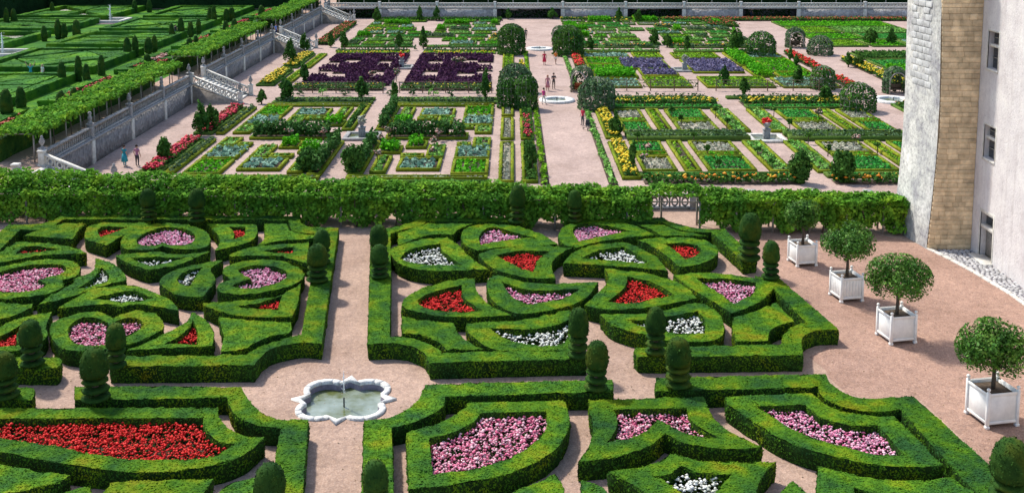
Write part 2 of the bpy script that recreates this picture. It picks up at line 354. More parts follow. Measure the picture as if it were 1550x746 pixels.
def copy_tree(o, parent=None):
    c = o.copy(); COL.objects.link(c); c.parent = parent
    for ch in list(o.children): copy_tree(ch, c)
    return c

# ---- outlines: "x,y" smooth points, "x,y*" corners, in a zoom window of the photograph
def parse(txt):
    out = []
    for t in txt.split():
        c = t.endswith('*'); a, b = t.rstrip('*').split(','); out.append((float(a), float(b), c))
    return out
def outline(win, txt, z, step=0.22):
    pts = []
    for x, y, c in parse(txt):
        u, v = win(x, y); X, Y = at(u, v, z); pts.append((np.array([X, Y]), c))
    n = len(pts); out = []
    for i in range(n):
        (p1, c1), (p2, c2) = pts[i], pts[(i+1) % n]
        p0 = p1*2-p2 if c1 else pts[i-1][0]; p3 = p2*2-p1 if c2 else pts[(i+2) % n][0]
        if c1 and c2: k = max(1, int(np.linalg.norm(p2-p1)/step)); ts = np.arange(k)/k; out += [p1+(p2-p1)*t for t in ts]; continue
        k = max(2, int(np.linalg.norm(p2-p1)/step))
        for t in np.arange(k)/k:
            out.append(0.5*((2*p1)+(p2-p0)*t+(2*p0-5*p1+4*p2-p3)*t*t+(3*p1-p0-3*p2+p3)*t**3))
    P = np.array(out)
    a = 0.5*np.sum(P[:,0]*np.roll(P[:,1],-1)-np.roll(P[:,0],-1)*P[:,1])
    return P if a > 0 else P[::-1]
def inside(P, poly):
    x, y = P[:,0], P[:,1]; r = np.zeros(len(P), bool); j = len(poly)-1
    for i in range(len(poly)):
        xi, yi = poly[i]; xj, yj = poly[j]
        with np.errstate(divide='ignore', invalid='ignore'):
            r ^= ((yi > y) != (yj > y)) & (x < (xj-xi)*(y-yi)/(yj-yi+1e-12)+xi)
        j = i
    return r
def fill(loops, spacing):
    """triangulate an outline with holes, with inner points for relief -> verts2d, tris"""
    o = loops[0]; lo, hi = o.min(0), o.max(0)
    gx, gy = np.meshgrid(np.arange(lo[0], hi[0], spacing), np.arange(lo[1], hi[1], spacing))
    G = np.stack([gx.ravel(), gy.ravel()], 1); G += rng.uniform(-0.3, 0.3, G.shape)*spacing
    if len(G):
        k = inside(G, o)
        for h in loops[1:]: k &= ~inside(G, h)
        G = G[k]
    if len(G):      # stay clear of the outline
        B = np.concatenate(loops); d = np.min(np.linalg.norm(G[:,None]-B[None], axis=2), axis=1); G = G[d > spacing*0.45]
    vs, es = [], []
    for l in loops:
        b = len(vs); vs += [Vector(p) for p in l]; es += [(b+i, b+(i+1) % len(l)) for i in range(len(l))]
    vs += [Vector(p) for p in G]
    v, e, f, *_ = delaunay_2d_cdt(vs, es, [], 1, 1e-5)
    V = np.array([p[:] for p in v]); T = np.array([t for t in f if len(t) == 3])
    C = V[T].mean(1); k = inside(C, o)
    for h in loops[1:]: k &= ~inside(C, h)
    return V, T[k]
def lump(P, s, amp):
    """cheap smooth pseudo-noise over positions"""
    x, y = P[:,0]*s, P[:,1]*s
    return amp*(np.sin(x*1.7+y*0.6)+np.sin(y*2.3-x*1.1+1.3)+np.sin(x*3.9+2.1*y+0.4)*0.6)/2.6
def hedge_mesh(loops, h, mb=None, leaf=0.075, dens=150, z0=-0.01, rough=0.018, spacing=0.3, m=0, side_dens=None, side_m=None):
    mb = mb or MB(); sub = MB(); 
    V, T = fill(loops, spacing)
    Z = h + lump(V, 1.3, 0.018) + rng.standard_normal(len(V))*rough
    tri = V[T]; cr = np.cross(tri[:,1]-tri[:,0], tri[:,2]-tri[:,0]); T = np.where((cr < 0)[:,None], T[:,::-1], T)
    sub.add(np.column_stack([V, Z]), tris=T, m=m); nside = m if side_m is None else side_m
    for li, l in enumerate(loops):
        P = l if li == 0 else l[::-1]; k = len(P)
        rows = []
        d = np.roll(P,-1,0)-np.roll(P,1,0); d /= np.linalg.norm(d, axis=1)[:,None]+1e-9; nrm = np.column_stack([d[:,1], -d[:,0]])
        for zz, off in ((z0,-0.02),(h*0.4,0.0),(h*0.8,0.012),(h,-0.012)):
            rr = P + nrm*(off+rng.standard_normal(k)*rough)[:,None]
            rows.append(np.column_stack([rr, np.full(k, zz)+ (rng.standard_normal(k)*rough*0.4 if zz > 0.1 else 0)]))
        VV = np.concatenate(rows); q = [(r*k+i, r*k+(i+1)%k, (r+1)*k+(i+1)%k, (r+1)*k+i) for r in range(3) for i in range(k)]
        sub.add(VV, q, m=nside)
    if dens:
        P, N = sub.scatter(dens); k = P[:,2] > 0.02
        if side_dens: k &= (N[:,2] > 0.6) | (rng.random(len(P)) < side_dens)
        P, N = P[k], N[k]; P = P + N*rng.uniform(-0.012, 0.02, len(P))[:,None]
        sub.leaves(P, N, leaf, m=m, flat=2.0)
    b = mb.n
    for v in sub.V: mb.V.append(v)
    mb.n += sub.n
    mb.Q += [q+b for q in sub.Q]; mb.QM += sub.QM; mb.T += [t+b for t in sub.T]; mb.TM += sub.TM
    return mb
def in_poly_points(poly, dens, holes=()):
    lo, hi = poly.min(0), poly.max(0); k = int(np.prod(hi-lo)*dens)
    P = rng.uniform(lo, hi, (k,2)); P = P[inside(P, poly)]
    for h in holes: P = P[~inside(P, h)]
    return P
def rect(x0, x1, y0, y1, step=None):
    c = [np.array(p, float) for p in ((x0,y0),(x1,y0),(x1,y1),(x0,y1))]
    if not step: return np.array(c)
    out = []
    for i in range(4):
        a, b = c[i], c[(i+1)%4]; k = max(1, int(np.linalg.norm(b-a)/step)); out += [a+(b-a)*t for t in np.arange(k)/k]
    return np.array(out)
def dense(poly, step):
    out = []
    for i in range(len(poly)):
        a, b = kill(poly[i]), kill(poly[(i+1)%len(poly)]); k = max(1,int(np.linalg.norm(b-a)/step)); out += [a+(b-a)*t for t in np.arange(k)/k]
    return np.array(out)
# ------------------------------------------------------------------ the setting
HH = 0.68                       # height of the clipped box hedges
WX, PZ, NY, BY = -32.9, -2.0, 63.3, 193.2    # potager: left wall, floor level, near edge, back wall
def sheet(name, x0, x1, y0, y1, z, mat):
    o = MB().add([(x0,y0,z),(x1,y0,z),(x1,y1,z),(x0,y1,z)], [(0,1,2,3)]).build(name, mat); return tag(o, kind='structure')
sheet('ground', -700, 700, -150, 1500, PZ, 'path_dust')
def quatrefoil(d, r, tip, span, n=14):
    """four round lobes with a pointed spur between each pair"""
    P = []
    for q in range(4):
        a0 = math.pi/4+q*math.pi/2; cx, cy = d*math.cos(a0), d*math.sin(a0)
        for t in np.linspace(-span, span, n): P.append((cx+r*math.cos(a0+t), cy+r*math.sin(a0+t)))
        m = a0+math.pi/4; P.append((tip*math.cos(m), tip*math.sin(m)))
    return np.array(P)
fx, fy = at(520.5, 599, 0.16)
pool_hole = quatrefoil(1.11, 0.72, 1.74, 1.42)+np.array((fx,fy))
Vg, Tg = fill([dense(rect(-300,300,-60,NY), 30), pool_hole], 25.0)
g = MB(); g.add(np.column_stack([Vg, np.zeros(len(Vg))]), tris=Tg); g.add([(-300,-60,0),(300,-60,0),(300,NY,0),(-300,NY,0),(WX,NY,0),(WX,BY+0.6,0),(-300,BY+0.6,0),(-300,600,0),(300,600,0),(300,BY+0.6,0)],
      [(3,4,5,6),(6,9,8,7)])
tag(g.build('gravel_terrace', 'gravel'), kind='structure')
# the darker court by the castle is the same gravel, raked: a thin sheet
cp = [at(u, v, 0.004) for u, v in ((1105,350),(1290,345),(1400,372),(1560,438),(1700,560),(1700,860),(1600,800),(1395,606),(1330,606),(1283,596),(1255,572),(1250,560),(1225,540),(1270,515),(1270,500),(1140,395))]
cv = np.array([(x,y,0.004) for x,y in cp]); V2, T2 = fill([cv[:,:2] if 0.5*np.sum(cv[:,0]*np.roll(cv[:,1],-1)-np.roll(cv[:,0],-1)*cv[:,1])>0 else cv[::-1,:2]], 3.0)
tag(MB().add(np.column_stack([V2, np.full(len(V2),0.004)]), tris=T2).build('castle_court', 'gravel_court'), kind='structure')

# ------------------------------------------------------------------ clipped box hedges of the ornamental garden
def settle(mb, name, mats, parent=None):
    V = np.concatenate(mb.V); c = np.array([(V[:,0].min()+V[:,0].max())/2, (V[:,1].min()+V[:,1].max())/2, 0.0])
    shift(mb, c); return mb.build(name, mats, parent, loc=tuple(c)), c
BLOOM = dict(pink='pink_bloom', mauve='mauve_bloom', red='red_bloom', white='white_bloom')
def flower_bed(poly, colour, label, group=None):
    root = empty('flower_bed', (*poly.mean(0), 0)); tag(root, label, 'flower bed', group)
    c = kill((*poly.mean(0), 0)); P2 = poly-c[:2]
    V, T = fill([P2], 0.35); base = MB().add(np.column_stack([V, np.full(len(V), 0.05)]), tris=T); base.build('soil', 'soil', root)
    P = in_poly_points(P2, 130); z = 0.20+0.18*rng.random(len(P))+lump(P, 2.1, 0.05)
    MB().leaves(np.column_stack([P, z]), np.tile((0,0,1.0),(len(P),1)), 0.14, flat=0.8, aspect=0.8).build('leaves', 'bed_leaf', root)['kind'] = 'stuff'
    d = dict(pink=170, mauve=180, red=190, white=75)[colour]; s = dict(pink=0.095, mauve=0.09, red=0.085, white=0.11)[colour]
    P = in_poly_points(P2, d); P = P[lump(P, 2.9, 1.0)+rng.normal(0,0.4,len(P)) > -0.85]; z = 0.38+rng.random(len(P))*0.14+lump(P, 2.1, 0.05)
    MB().blobs(np.column_stack([P, z]), s).build('blossoms', BLOOM[colour], root)['kind'] = 'stuff'
    return root
def hedge(win, out, inn, colour, label, flabel, group=None):
    lo = outline(win, out, HH); loops = [lo]
    if inn: loops.append(outline(win, inn, HH))
    near = np.concatenate(loops)[:,1].min(); k = 1.0 if near < 45 else 0.75
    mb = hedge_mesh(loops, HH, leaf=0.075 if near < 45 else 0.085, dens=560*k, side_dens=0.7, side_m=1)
    o, c = settle(mb, 'box_hedge', ['box','box_shaded_side']); tag(o, label, 'hedge', group or 'clipped box hedges of the parterre')
    if inn: flower_bed(loops[1], colour, flabel, 'flower beds inside the parterre hedges')
HEDGES = [
# border hedges (whole-photograph pixels)
(WT, "-40,392* -18,368 13,339.5* 55,340 75,335 94,327* 215,326* 300,327.5* 453.5,327.4* 455,337 462,341 474,343.6 512.5,345* 500.7,421.8* 487,520* 456,518 439,520.6 415,526 397,538 385,553* 166.7,554.6* 167,539* 373,537* 379,533 397,523.5 421,514.7 442,510 456.5,507* 469.8,429* 475.7,354* 456.5,353 441.7,348 436.4,333.3* 97.3,331.8* 79.6,342 59,348 31,347* 0,378 -30,412*", None, None, 'long border hedge enclosing the hearts parterre, running along the gravel walk', None),
(WT, "-30,541* 90,541* 94,548 86,557* -30,557*", None, None, 'short straight border hedge in front of the hearts, ending by the side gap', None),
(WT, "113.6,585* 240,584* 365.4,586.5* 378.7,608.6 397.8,624.8 425.9,635 466.3,635.7* 458.3,746* 455,790* 408,790* 418,685* 425.9,647* 397.8,645.5 368.3,635 352,623 344,601* 240,604* 113.6,605*", None, None, 'border hedge curving from the red bed round the fountain circle', None),
(WT, "-30,586* 48,586* 53,593 48,605* -30,605*", None, None, 'short straight border hedge end behind the big red flower bed', None),
(WT, "799,330.6* 720,330* 641.4,330* 617.8,338 588,345.4* 562,346* 557,521* 594,519.5 624,524 643,535 650.5,549* 760,546* 887,543* 885,529* 668,534* 664,529 638.5,516.5 609,509 589.8,510.6* 591.3,420.6* 591,354* 609,348 635.5,342.4 645.9,335* 799,336*", None, None, 'border hedge of the leaf-shaped parterre facing the walk and fountain', None),
(WT, "862,331* 1003,329.5* 1017,336.5 1047,344 1076,347 1097,347* 1146,393* 1125,395.5* 1076.5,351.3* 1047,351 1023,345.4 1001,336* 862,336*", None, None, 'border hedge bending along the pergola opening towards the tall yew topiary', None),
(WT, "1142.9,417.7* 1179.7,421.5* 1269.5,498.8* 1245,499 1226.7,503 1213.4,513.5 1215.5,537* 1090,539* 966,540* 959,532* 963,526.5* 1047,524* 1184,521* 1184,516.5 1185.4,507.6 1200,494 1220.8,488.5* 1170.9,436.8* 1143,428*", None, None, 'border hedge with a scooped corner beside the white tubs', None),
(WT, "644,582* 780,578* 927,574.5* 928,593* 888,593.8* 674,599.7* 671,614.5 649,629 619.5,641 592.4,647* 594,691* 596,790* 545,790* 549.8,703* 551.2,636.6* 580.7,633.7 610,623 633.8,605.6*", None, None, 'border hedge curving right of the fountain round the large pink bed', None),
(WT, "992.7,571.7* 1120,569* 1249.4,565.8* 1259,582 1282.7,596.8 1315,603.3 1350,602 1383,599.7* 1493.7,700* 1590,790* 1524,790* 1477.4,746* 1362.4,619* 1338,622.5 1315,623 1274,614.5 1244.4,599.7 1238.5,585.9* 1120,589* 993,592*", None, None, 'border hedge stepping down past the nearest white orange-tree tub', None),
# hearts parterre
(WA, "120,125* 200,95 330,62* 440,60* 400,100 375,142* 250,132", None, None, 'small solid hedge wedge in the pergola-side corner of the hearts parterre', None),
(WA, "440,100 460,75 510,58* 780,60* 700,90 620,130 545,175* 480,155 440,140", "500,100 530,78* 650,80* 580,110 515,135*", 'red', 'hedge wedge holding a small red bed left of the far heart', 'red flowers in the wedge hedge left of the far heart'),
(WA, "620,160 650,110 720,78 850,62 970,70 1050,100 1078,140 1060,180 980,195 890,190 835,176* 780,195 700,195 640,190", "700,150 740,115 830,85 920,85 990,110 1000,145 950,170 880,172 835,163* 780,178 720,170", 'mauve', 'heart-shaped hedge ring nearest the vine pergola', 'pink begonias filling the heart nearest the vine pergola'),
(WA, "600,225 700,215 830,208* 900,220 1078,205* 1000,240 900,280 760,300* 680,275 620,245", "670,240* 760,235 950,240* 870,262 770,280*", 'white', 'chevron hedge cupping the far heart, with white flowers', 'white flowers in the chevron under the far heart'),
(WA, "1060,65* 1315,65* 1320,110 1290,150 1200,180 1105,200* 1130,160 1110,110", "1175,80* 1260,80* 1255,120 1195,145* 1200,110", 'red', 'hooked hedge with a small red bed right of the far heart', 'red flowers in the hooked hedge right of the far heart'),
(WA, "-60,262* 60,170 95,152* 250,165 380,185 445,215* 300,220 150,235 0,262", "80,215* 130,180 250,185 310,195* 200,210", 'red', 'flat hedge triangle with a strip of red flowers above the left heart', 'strip of red flowers above the left heart'),
(WA, "-150,350 -60,300 100,260 250,245 370,255 410,290 390,330 315,352* 325,380 280,410 180,435 0,450 -120,430", "-100,360 0,310 150,275 290,270 340,290 310,320 200,350* 240,375 210,395 100,415 -50,400", 'pink', 'heart-shaped hedge ring lying on its side, cut by the photograph edge', 'pink begonias in the sideways heart with its point out of view'),
(WA, "490,240* 570,265 630,310 650,350* 500,390 350,440 190,480* 280,420 370,370 380,340* 460,320 490,280", "520,285* 560,330 550,360* 470,385 390,400* 470,350 500,320", 'white', 'curved hedge tongue with a white crescent between two hearts', 'white crescent bed beside the sideways heart'),
(WA, "825,350 900,300 1040,265 1145,250* 1080,300 1105,350 1040,440* 920,430 840,390", "910,345 950,310 1040,285* 1000,340 975,385* 920,370", 'white', 'leaf-shaped hedge with a white bed, notched on one side', 'white flowers in the notched leaf hedge'),
(WB, "300,320 310,285 400,258 500,248 620,260 700,300 710,335 650,380 500,415 380,425 290,415 270,380 335,346*", "375,300 430,280 520,278 610,300 625,335 560,370 450,395 360,390 350,375 440,345* 400,325", 'mauve', 'sideways heart-shaped hedge ring beside the yew pair on the walk', 'pink begonias in the sideways heart beside the walk'),
(WA, "300,495* 450,410 580,385 690,378* 800,420 880,460 918,510* 820,490 700,475 625,490* 550,475 420,485", "480,450* 600,415 690,405* 780,445 720,455 620,468* 560,455", 'white', 'arched hedge with white flowers above the near heart', 'white flowers in the arch above the near heart'),
(WA, "255,610 290,560 400,525 500,515 580,550* 640,520 730,510 810,535 840,590 800,625 700,670 560,705 400,715 300,690", "350,600 390,560 460,543 540,565 565,590* 600,560 680,543 730,565 725,595 640,640 540,685 420,685 360,650", 'pink', 'heart-shaped hedge ring behind the two front yew topiaries', 'pink begonias filling the heart behind the front topiaries'),
(WA, "985,515* 1060,560 1095,620 1090,690* 870,700* 650,710* 800,650 920,590 970,550", "990,555* 1015,620 1010,680* 840,682* 920,640 975,590", 'red', 'pointed hedge triangle holding red flowers right of the near heart', 'red flowers in the pointed triangle right of the near heart'),
(WB, "195,470* 340,460 560,440 640,405 695,372* 680,470 650,540* 450,540 300,520 200,482*", "340,485* 460,475 600,432* 580,500* 450,500", 'red', 'wedge hedge with a narrow red bed next to the walk-side border', 'narrow red bed in the wedge next to the walk-side border'),
(WB, "275,540* 400,555 645,568* 640,620 540,640 450,680 400,712* 285,718* 300,640", None, None, 'solid hedge panel with a scooped side by the fountain corner', None),
(WB, "330,230 400,195 500,175 735,160* 740,270* 600,235 450,225", "480,205* 660,182* 655,215*", 'red', 'hedge wedge with a thin red bed behind the walk-side heart', 'thin red bed behind the walk-side heart'),
(WB, "510,65* 625,65* 640,95 700,115 760,118* 760,140 600,148 475,175* 510,140", None, None, 'solid hedge panel in the walk-side corner nearest the pergola', None),
(WA, "-90,462* 165,478* 160,492 80,530 0,550 -90,560*", None, None, 'solid hedge tongue pointing right below the sideways heart', None),
(WA, "-120,660* 90,550 265,515* 235,590 240,640 150,700 0,722 -120,730*", "-40,660* 60,610 110,580* 85,640 95,690* 0,695 -40,700*", 'red', 'hedge corner with a little red bed behind the left front topiary', 'little red bed behind the left front topiary'),
# leaf-shaped parterre
(WE, "178,145* 330,95* 560,98* 490,125 463,152* 330,156 180,208*", None, None, 'solid hedge panel in the far corner by the yew pair', None),
(WE, "140,235 200,205 300,180 430,168* 480,200 550,270 640,330* 400,340 250,325 170,290", "185,275* 250,225 395,198* 410,240 500,308* 400,310 260,300", 'white', 'leaf hedge holding white flowers beside the yew pair', 'white flowers in the leaf hedge beside the yew pair'),
(WE, "505,150 540,115 650,97 800,115 920,155 1000,205* 800,215 690,220 585,235* 540,215 510,190", "595,160 650,115 750,135 880,170* 750,178 600,205*", 'mauve', 'leaf hedge with pink flowers below the dark yew at the pergola', 'pink flowers in the leaf hedge below the dark yew at the pergola'),
(WE, "590,255* 700,222 850,210 1070,220* 1000,260 965,310 985,378* 850,375 700,340 630,300", "680,258* 800,238 955,238* 900,280 870,345* 780,315", 'red', 'hooked leaf hedge with a red bed in the middle of the pattern', 'red flowers in the hooked leaf in the middle of the pattern'),
(WE, "200,500 250,455 350,410 470,385 570,378* 580,440 640,510 755,565* 600,575 400,570 260,545 205,520", "275,490* 350,450 505,412* 520,480 615,545* 450,548 310,525", 'red', 'leaf hedge with a red bed along the walk-side border', 'red flowers in the leaf along the walk-side border'),
(WE, "635,400 680,360 800,390 950,405 1205,395* 1150,470 1050,520 900,550 790,560* 700,520 650,470", "710,395* 800,425 900,440 1110,430* 1040,475 850,512* 760,470", 'mauve', 'boat-shaped hedge with pink flowers at the crossing of gravel paths', 'pink flowers in the boat-shaped hedge at the crossing'),
(WE, "200,570* 280,590 460,608* 490,660 540,705 615,740* 430,744* 380,700 290,668 200,660*", None, None, 'solid curled hedge panel in the corner nearest the fountain', None),
(WE, "530,605* 750,595 900,570 1060,540* 1092,600 1095,742* 900,750 680,742 580,690 535,645", "640,630* 800,640 950,625 1055,590* 1050,680 1000,720 880,720 740,690", 'white', 'leaf hedge with white flowers behind the front topiary pair', 'white flowers behind the front topiary pair, left of the side gap'),
(WF, "-85,165 -45,105 60,80 200,88 300,105 410,155* 250,170 100,195 10,220* -50,205", "-10,130 30,100 150,105 285,135* 150,160 20,190*", 'mauve', 'rounded leaf hedge with mauve-pink flowers nearest the pergola opening', 'mauve-pink flowers nearest the pergola opening'),
(WF, "320,100* 450,98* 520,130 680,160* 440,158* 400,130", None, None, 'thin solid hedge sliver tucked in the corner by the pergola opening', None),
(WF, "320,180* 450,168 600,170 700,195 735,240 700,280 620,310 540,320* 470,260 400,215", "460,200* 560,195 630,210 650,235 620,260 565,280* 520,240", 'red', 'teardrop hedge with a red bed beside the tallest yew topiary', 'red flowers in the teardrop beside the tallest yew topiary'),
(WF, "-60,300* 0,240 100,205 250,190* 330,220 420,270 478,340* 350,325 150,310", "35,275* 120,235 250,215* 330,260 385,308* 330,300 100,278", 'white', 'bow-shaped hedge with white flowers between two red beds', 'white flowers in the bow-shaped hedge between two red beds'),
(WF, "155,325* 300,340 450,370 570,420 625,480* 500,505 300,535 150,535 50,515* 110,460 160,410 175,370", "270,365* 400,400 510,460* 400,482 290,505 165,500* 240,440 265,400", 'red', 'shark-fin hedge holding the large red bed behind the gap yews', 'large red bed in the shark-fin hedge'),
(WF, "505,360* 650,348 850,365 1000,400 1020,430* 960,490 880,530 805,555* 700,490 600,430", "620,380* 780,378 930,400* 920,450 820,508* 720,440", 'mauve', 'leaf hedge with pink flowers below the smaller court-side yew', 'pink flowers in the leaf below the smaller court-side yew'),
(WF, "1030,500* 1080,550 1125,600* 1040,620 1000,650 990,700* 830,700* 810,640 815,575* 920,550", None, None, 'solid hedge panel with a scooped edge near the tubs', None),
(WF, "130,560* 350,560 500,530 640,502 720,540 760,600 760,665 700,700* 500,700 350,665 200,620", "270,590* 400,585 630,545* 670,600 668,660* 500,655 350,625", 'white', 'leaf hedge with a white bed behind the right-hand gap topiary', 'white flowers behind the right-hand gap topiary'),
# nearest parterres
(WC, "-160,312* 560,310* 1118,308* 1120,350 1180,420 1270,455 1357,461* 1250,550 1100,600 900,632 700,637 450,615 250,580 0,535 -160,500*", "-110,365* 500,362* 1045,360* 1045,400 1090,460 1150,490 1215,490* 1080,560 900,575 700,575 500,550 250,500 0,462 -110,430*", 'red', 'great sail-shaped hedge round the biggest red flower bed', 'biggest red flower bed, in the sail-shaped hedge left of the walk'),
(WC, "-100,590* 0,600 120,620 360,655* 300,690 200,715 0,760 -100,780*", None, None, 'solid hedge tongue below the biggest red bed', None),
(WC, "240,800* 330,746 460,708* 470,760 440,810*", None, None, 'small hedge tip under the biggest red bed', None),
(WC, "500,790* 560,710 600,688 850,680 1095,672* 1060,720 1000,800*", None, None, 'flat hedge block below the sail-shaped hedge', None),
(WC, "1090,800* 1130,735 1200,692 1310,668* 1300,720 1290,800*", None, None, 'rounded hedge piece left of the walk-side dome topiary', None),
(WG, "85,435* 220,400 330,350 385,300 400,285* 650,278* 900,272* 920,400 850,520 720,600 550,660 300,705 100,725*", "200,465* 320,435 430,380 465,335* 640,330* 805,325* 800,420 700,520 550,590 400,630 220,652*", 'pink', 'large harp-shaped hedge with a thick rim right of the walk', 'largest pink begonia bed, in the harp-shaped hedge right of the walk'),
(WG, "560,790* 620,746 740,700 850,645* 890,715 893,800*", None, None, 'solid hedge corner below the largest pink bed', None),
(WG, "985,680* 1060,700 1120,745 1140,800* 985,800*", None, None, 'small hedge corner below the zigzag hedge', None),
(WH, "105,270* 400,261* 695,252* 740,350 830,430 995,510* 850,520 700,508 580,480 497,440* 420,500 280,550 150,575 50,585* 110,500 130,400 110,330", "228,318* 420,314* 608,310* 630,370 690,420 780,462* 700,460 580,430 460,370* 400,430 300,470 195,490* 240,430 250,370", 'pink', 'bat-wing hedge with pink flowers split by its central point', 'pink flowers in two corners of the bat-wing hedge'),
(WH, "545,535* 620,570 750,585 1065,585* 1000,650 960,746 930,830* 560,830* 400,746 330,700 205,635* 320,620 450,590", "580,605* 680,640 840,650* 760,735 700,790* 590,750 520,700 440,658* 520,645", 'white', 'star-pointed hedge with white flowers below the bat-wing hedge', 'white flowers in the star-pointed hedge'),
(WI, "-178,252* 40,243* 265,235* 340,290 450,330 560,350 690,348* 815,476* 940,605* 800,612 600,600 400,560 200,505 80,452 0,400 -110,330 -165,290", "-23,300* 110,296* 235,293* 300,350 400,385 520,400 605,395* 740,550* 600,548 480,520 300,470 150,410 60,350", 'mauve', 'cornucopia-shaped hedge with a long pink bed near the nearest tub', 'long pink bed in the cornucopia-shaped hedge near the nearest tub'),
(WI, "300,605* 480,650 650,680 850,680 985,660* 1095,746* 1150,810* 290,810*", "480,715* 560,740 700,760 600,800* 500,800*", 'mauve', 'broad hedge piece in front of the cornucopia hedge', 'half-hidden pink bed in front of the cornucopia hedge'),
(WI, "170,680* 250,755* 300,810* 50,810* 95,750*", None, None, 'tiny hedge peak between the star and the broad hedge piece', None),
]
for w, out, inn, colr, lab, fl in HEDGES: hedge(w, out, inn, colr, lab, fl)

# ------------------------------------------------------------------ yew topiaries (dome on rings)
def topiary(u, v, hpx, wpx, label, z=HH, group='ringed yew topiaries of the parterre', plain=False, mat='yew'):
    X, Y = at(u, v, z); k = math.hypot(Y, CZ-z)/F*1.0
    H = hpx*px_m(Y)*1.03; Wd = wpx*px_m(Y)/2
    root = empty('yew_topiary', (X, Y, z-0.02)); tag(root, label, 'topiary', group); rv = random.Random(int(u*7+v)); root.rotation_euler = (rv.uniform(-.035,.035), rv.uniform(-.035,.035), rv.uniform(0,6))
    MB().tube([(0,0,0),(0,0,H*0.5)], Wd*0.25, 8).build('trunk', 'bark', root)
    tiers = 0 if plain else 3; th = H*0.155 if tiers else 0
    for i in range(tiers):
        mb = MB(); z0 = 0.02+i*th; w = Wd*(1.0-0.05*i)
        mb.lathe([(w*0.40,z0+th*0.18),(w*0.88,z0+th*0.24),(w,z0+th*0.44),(w*0.86,z0+th*0.68),(w*0.40,z0+th*0.74)], seg=20, wob=0.025)
        P, N = mb.scatter(260); mb.leaves(P+N*rng.uniform(-0.02,0.02,len(P))[:,None], N, 0.065, flat=1.6)
        mb.build('clipped_ring', mat, root)
    z0 = tiers*th; hd = H-z0; mb = MB(); pw = rv.uniform(0.6,0.82)
    prof = [(Wd*0.4,z0+hd*0.02),(Wd*0.88,z0+hd*0.05)]+[(Wd*0.95*math.cos(a)**pw, z0+hd*(0.2+0.8*math.sin(a))) for a in np.linspace(0,1.5,10)]
    mb.lathe(prof, seg=24, wob=0.022); P, N = mb.scatter(260)
    mb.leaves(P+N*rng.uniform(-0.02,0.035,len(P))[:,None], N, 0.07); mb.build('clipped_dome', mat, root)
    return root
for a in [
 (225,334,50,25,'dark yew topiary standing against the pergola behind the far heart'),
 (298,336,52,27,'dark yew topiary against the pergola above the hooked hedge'),
 (782,338,60,26,'yew topiary with a russet top against the pergola'),
 (870,336,50,23,'half-hidden dark yew topiary among pergola leaves'),
 (487,399,54,28,'farther yew topiary of the left pair along the walk'),
 (480,426,59,34,'nearer yew topiary of the left pair along the walk'),
 (574,398,60,30,'farther yew topiary of the right pair along the walk'),
 (575,420,52,29,'nearer yew topiary of the right pair along the walk'),
 (1133,394,75,37,'tallest yew topiary, on the end of the border by the court'),
 (1166,422,61,28,'smaller court-side yew topiary next to the tallest one'),
 (875,541,80,34,'slender dark yew topiary left of the side gap, behind its twin'),
 (902,590,79,38,'front yew topiary left of the side gap'),
 (992,536,76,34,'slender yew topiary right of the side gap, behind its twin'),
 (1026,585,79,43,'mossy brown-topped yew topiary right of the side gap'),
 (50,553,73,37,'yew topiary before the hearts, left of the side gap'),
 (176,556,71,33,'slim yew topiary in front of the near heart'),
 (146,606,85,46,'stout yew topiary at the end of the hedge behind the red bed'),
 (10,602,75,42,'yew topiary behind the red bed, cut by the photograph edge')]:
    topiary(*a)
topiary(410,778,84,53,'dome topiary on the border hedge left of the near walk', plain=False)
topiary(571,775,87,44,'dome topiary on the border hedge right of the near walk')
topiary(1526,770,118,66,'big dome topiary at the court corner below the nearest tub')

# ------------------------------------------------------------------ quatrefoil fountain
ft = empty('fountain_pool', (fx, fy, 0)); tag(ft, 'white stone quatrefoil fountain pool with a jet on the gravel crossing', 'fountain')
po, pi_ = quatrefoil(1.12, 0.84, 1.95, 1.42), quatrefoil(1.11, 0.63, 1.60, 1.42)
n = len(po)
g_ = 0; random.seed(9)
while g_ < n:                       # the rim is laid in separate stones
    k_ = min(random.choice([2,3,3,4]), n-g_); ids = [(g_+q) % n for q in range(k_+1)]; o_ = [po[i].copy() for i in ids]; i_ = [pi_[i].copy() for i in ids]
    for L_ in (o_, i_): L_[0] = L_[0]+(L_[1]-L_[0])*0.03; L_[-1] = L_[-1]+(L_[-2]-L_[-1])*0.03
    zt = 0.075+random.uniform(-0.006,0.006); m_ = len(ids)
    V = [(*p,-0.05) for p in o_]+[(*p,zt) for p in o_]+[(*p,zt) for p in i_]+[(*p,-0.05) for p in i_]
    Q = [(r*m_+q,r*m_+q+1,(r+1)*m_+q+1,(r+1)*m_+q) for r in range(3) for q in range(m_-1)]+[(0,m_,2*m_,3*m_),(4*m_-1,3*m_-1,2*m_-1,m_-1)]
    MB().add(V, Q).build('rim_stone', 'white_marble', ft); g_ += k_
lin = MB(); lin.add([(*p, 0.06) for p in pi_*1.004]+[(*p, -0.6) for p in pi_*1.004], [(i,n+i,n+(i+1)%n,(i+1)%n) for i in range(n)]); lin.build('basin_lining', 'stone_mauve', ft)
V, T = fill([pi_*1.0], 0.3); wt = MB().add(np.column_stack([V, np.full(len(V), -0.26)]), tris=T).build('water', 'water', ft)
j = MB(); j.tube([(0,0,-0.4),(0,0,0.1)], 0.03, 8); j.build('nozzle', 'metal_dark', ft)
j = MB(); j.tube([(0,0,0.3),(0.01,0,0.7),(0,0,1.05)], [0.028,0.022,0.012], 6)
for i in range(90):
    a, rr = random.uniform(0,6.28), abs(random.gauss(0,0.07)); zz = random.uniform(0.25,1.1); q = 0.012
    j.blobs([(rr*math.cos(a), rr*math.sin(a), zz)], 0.03)
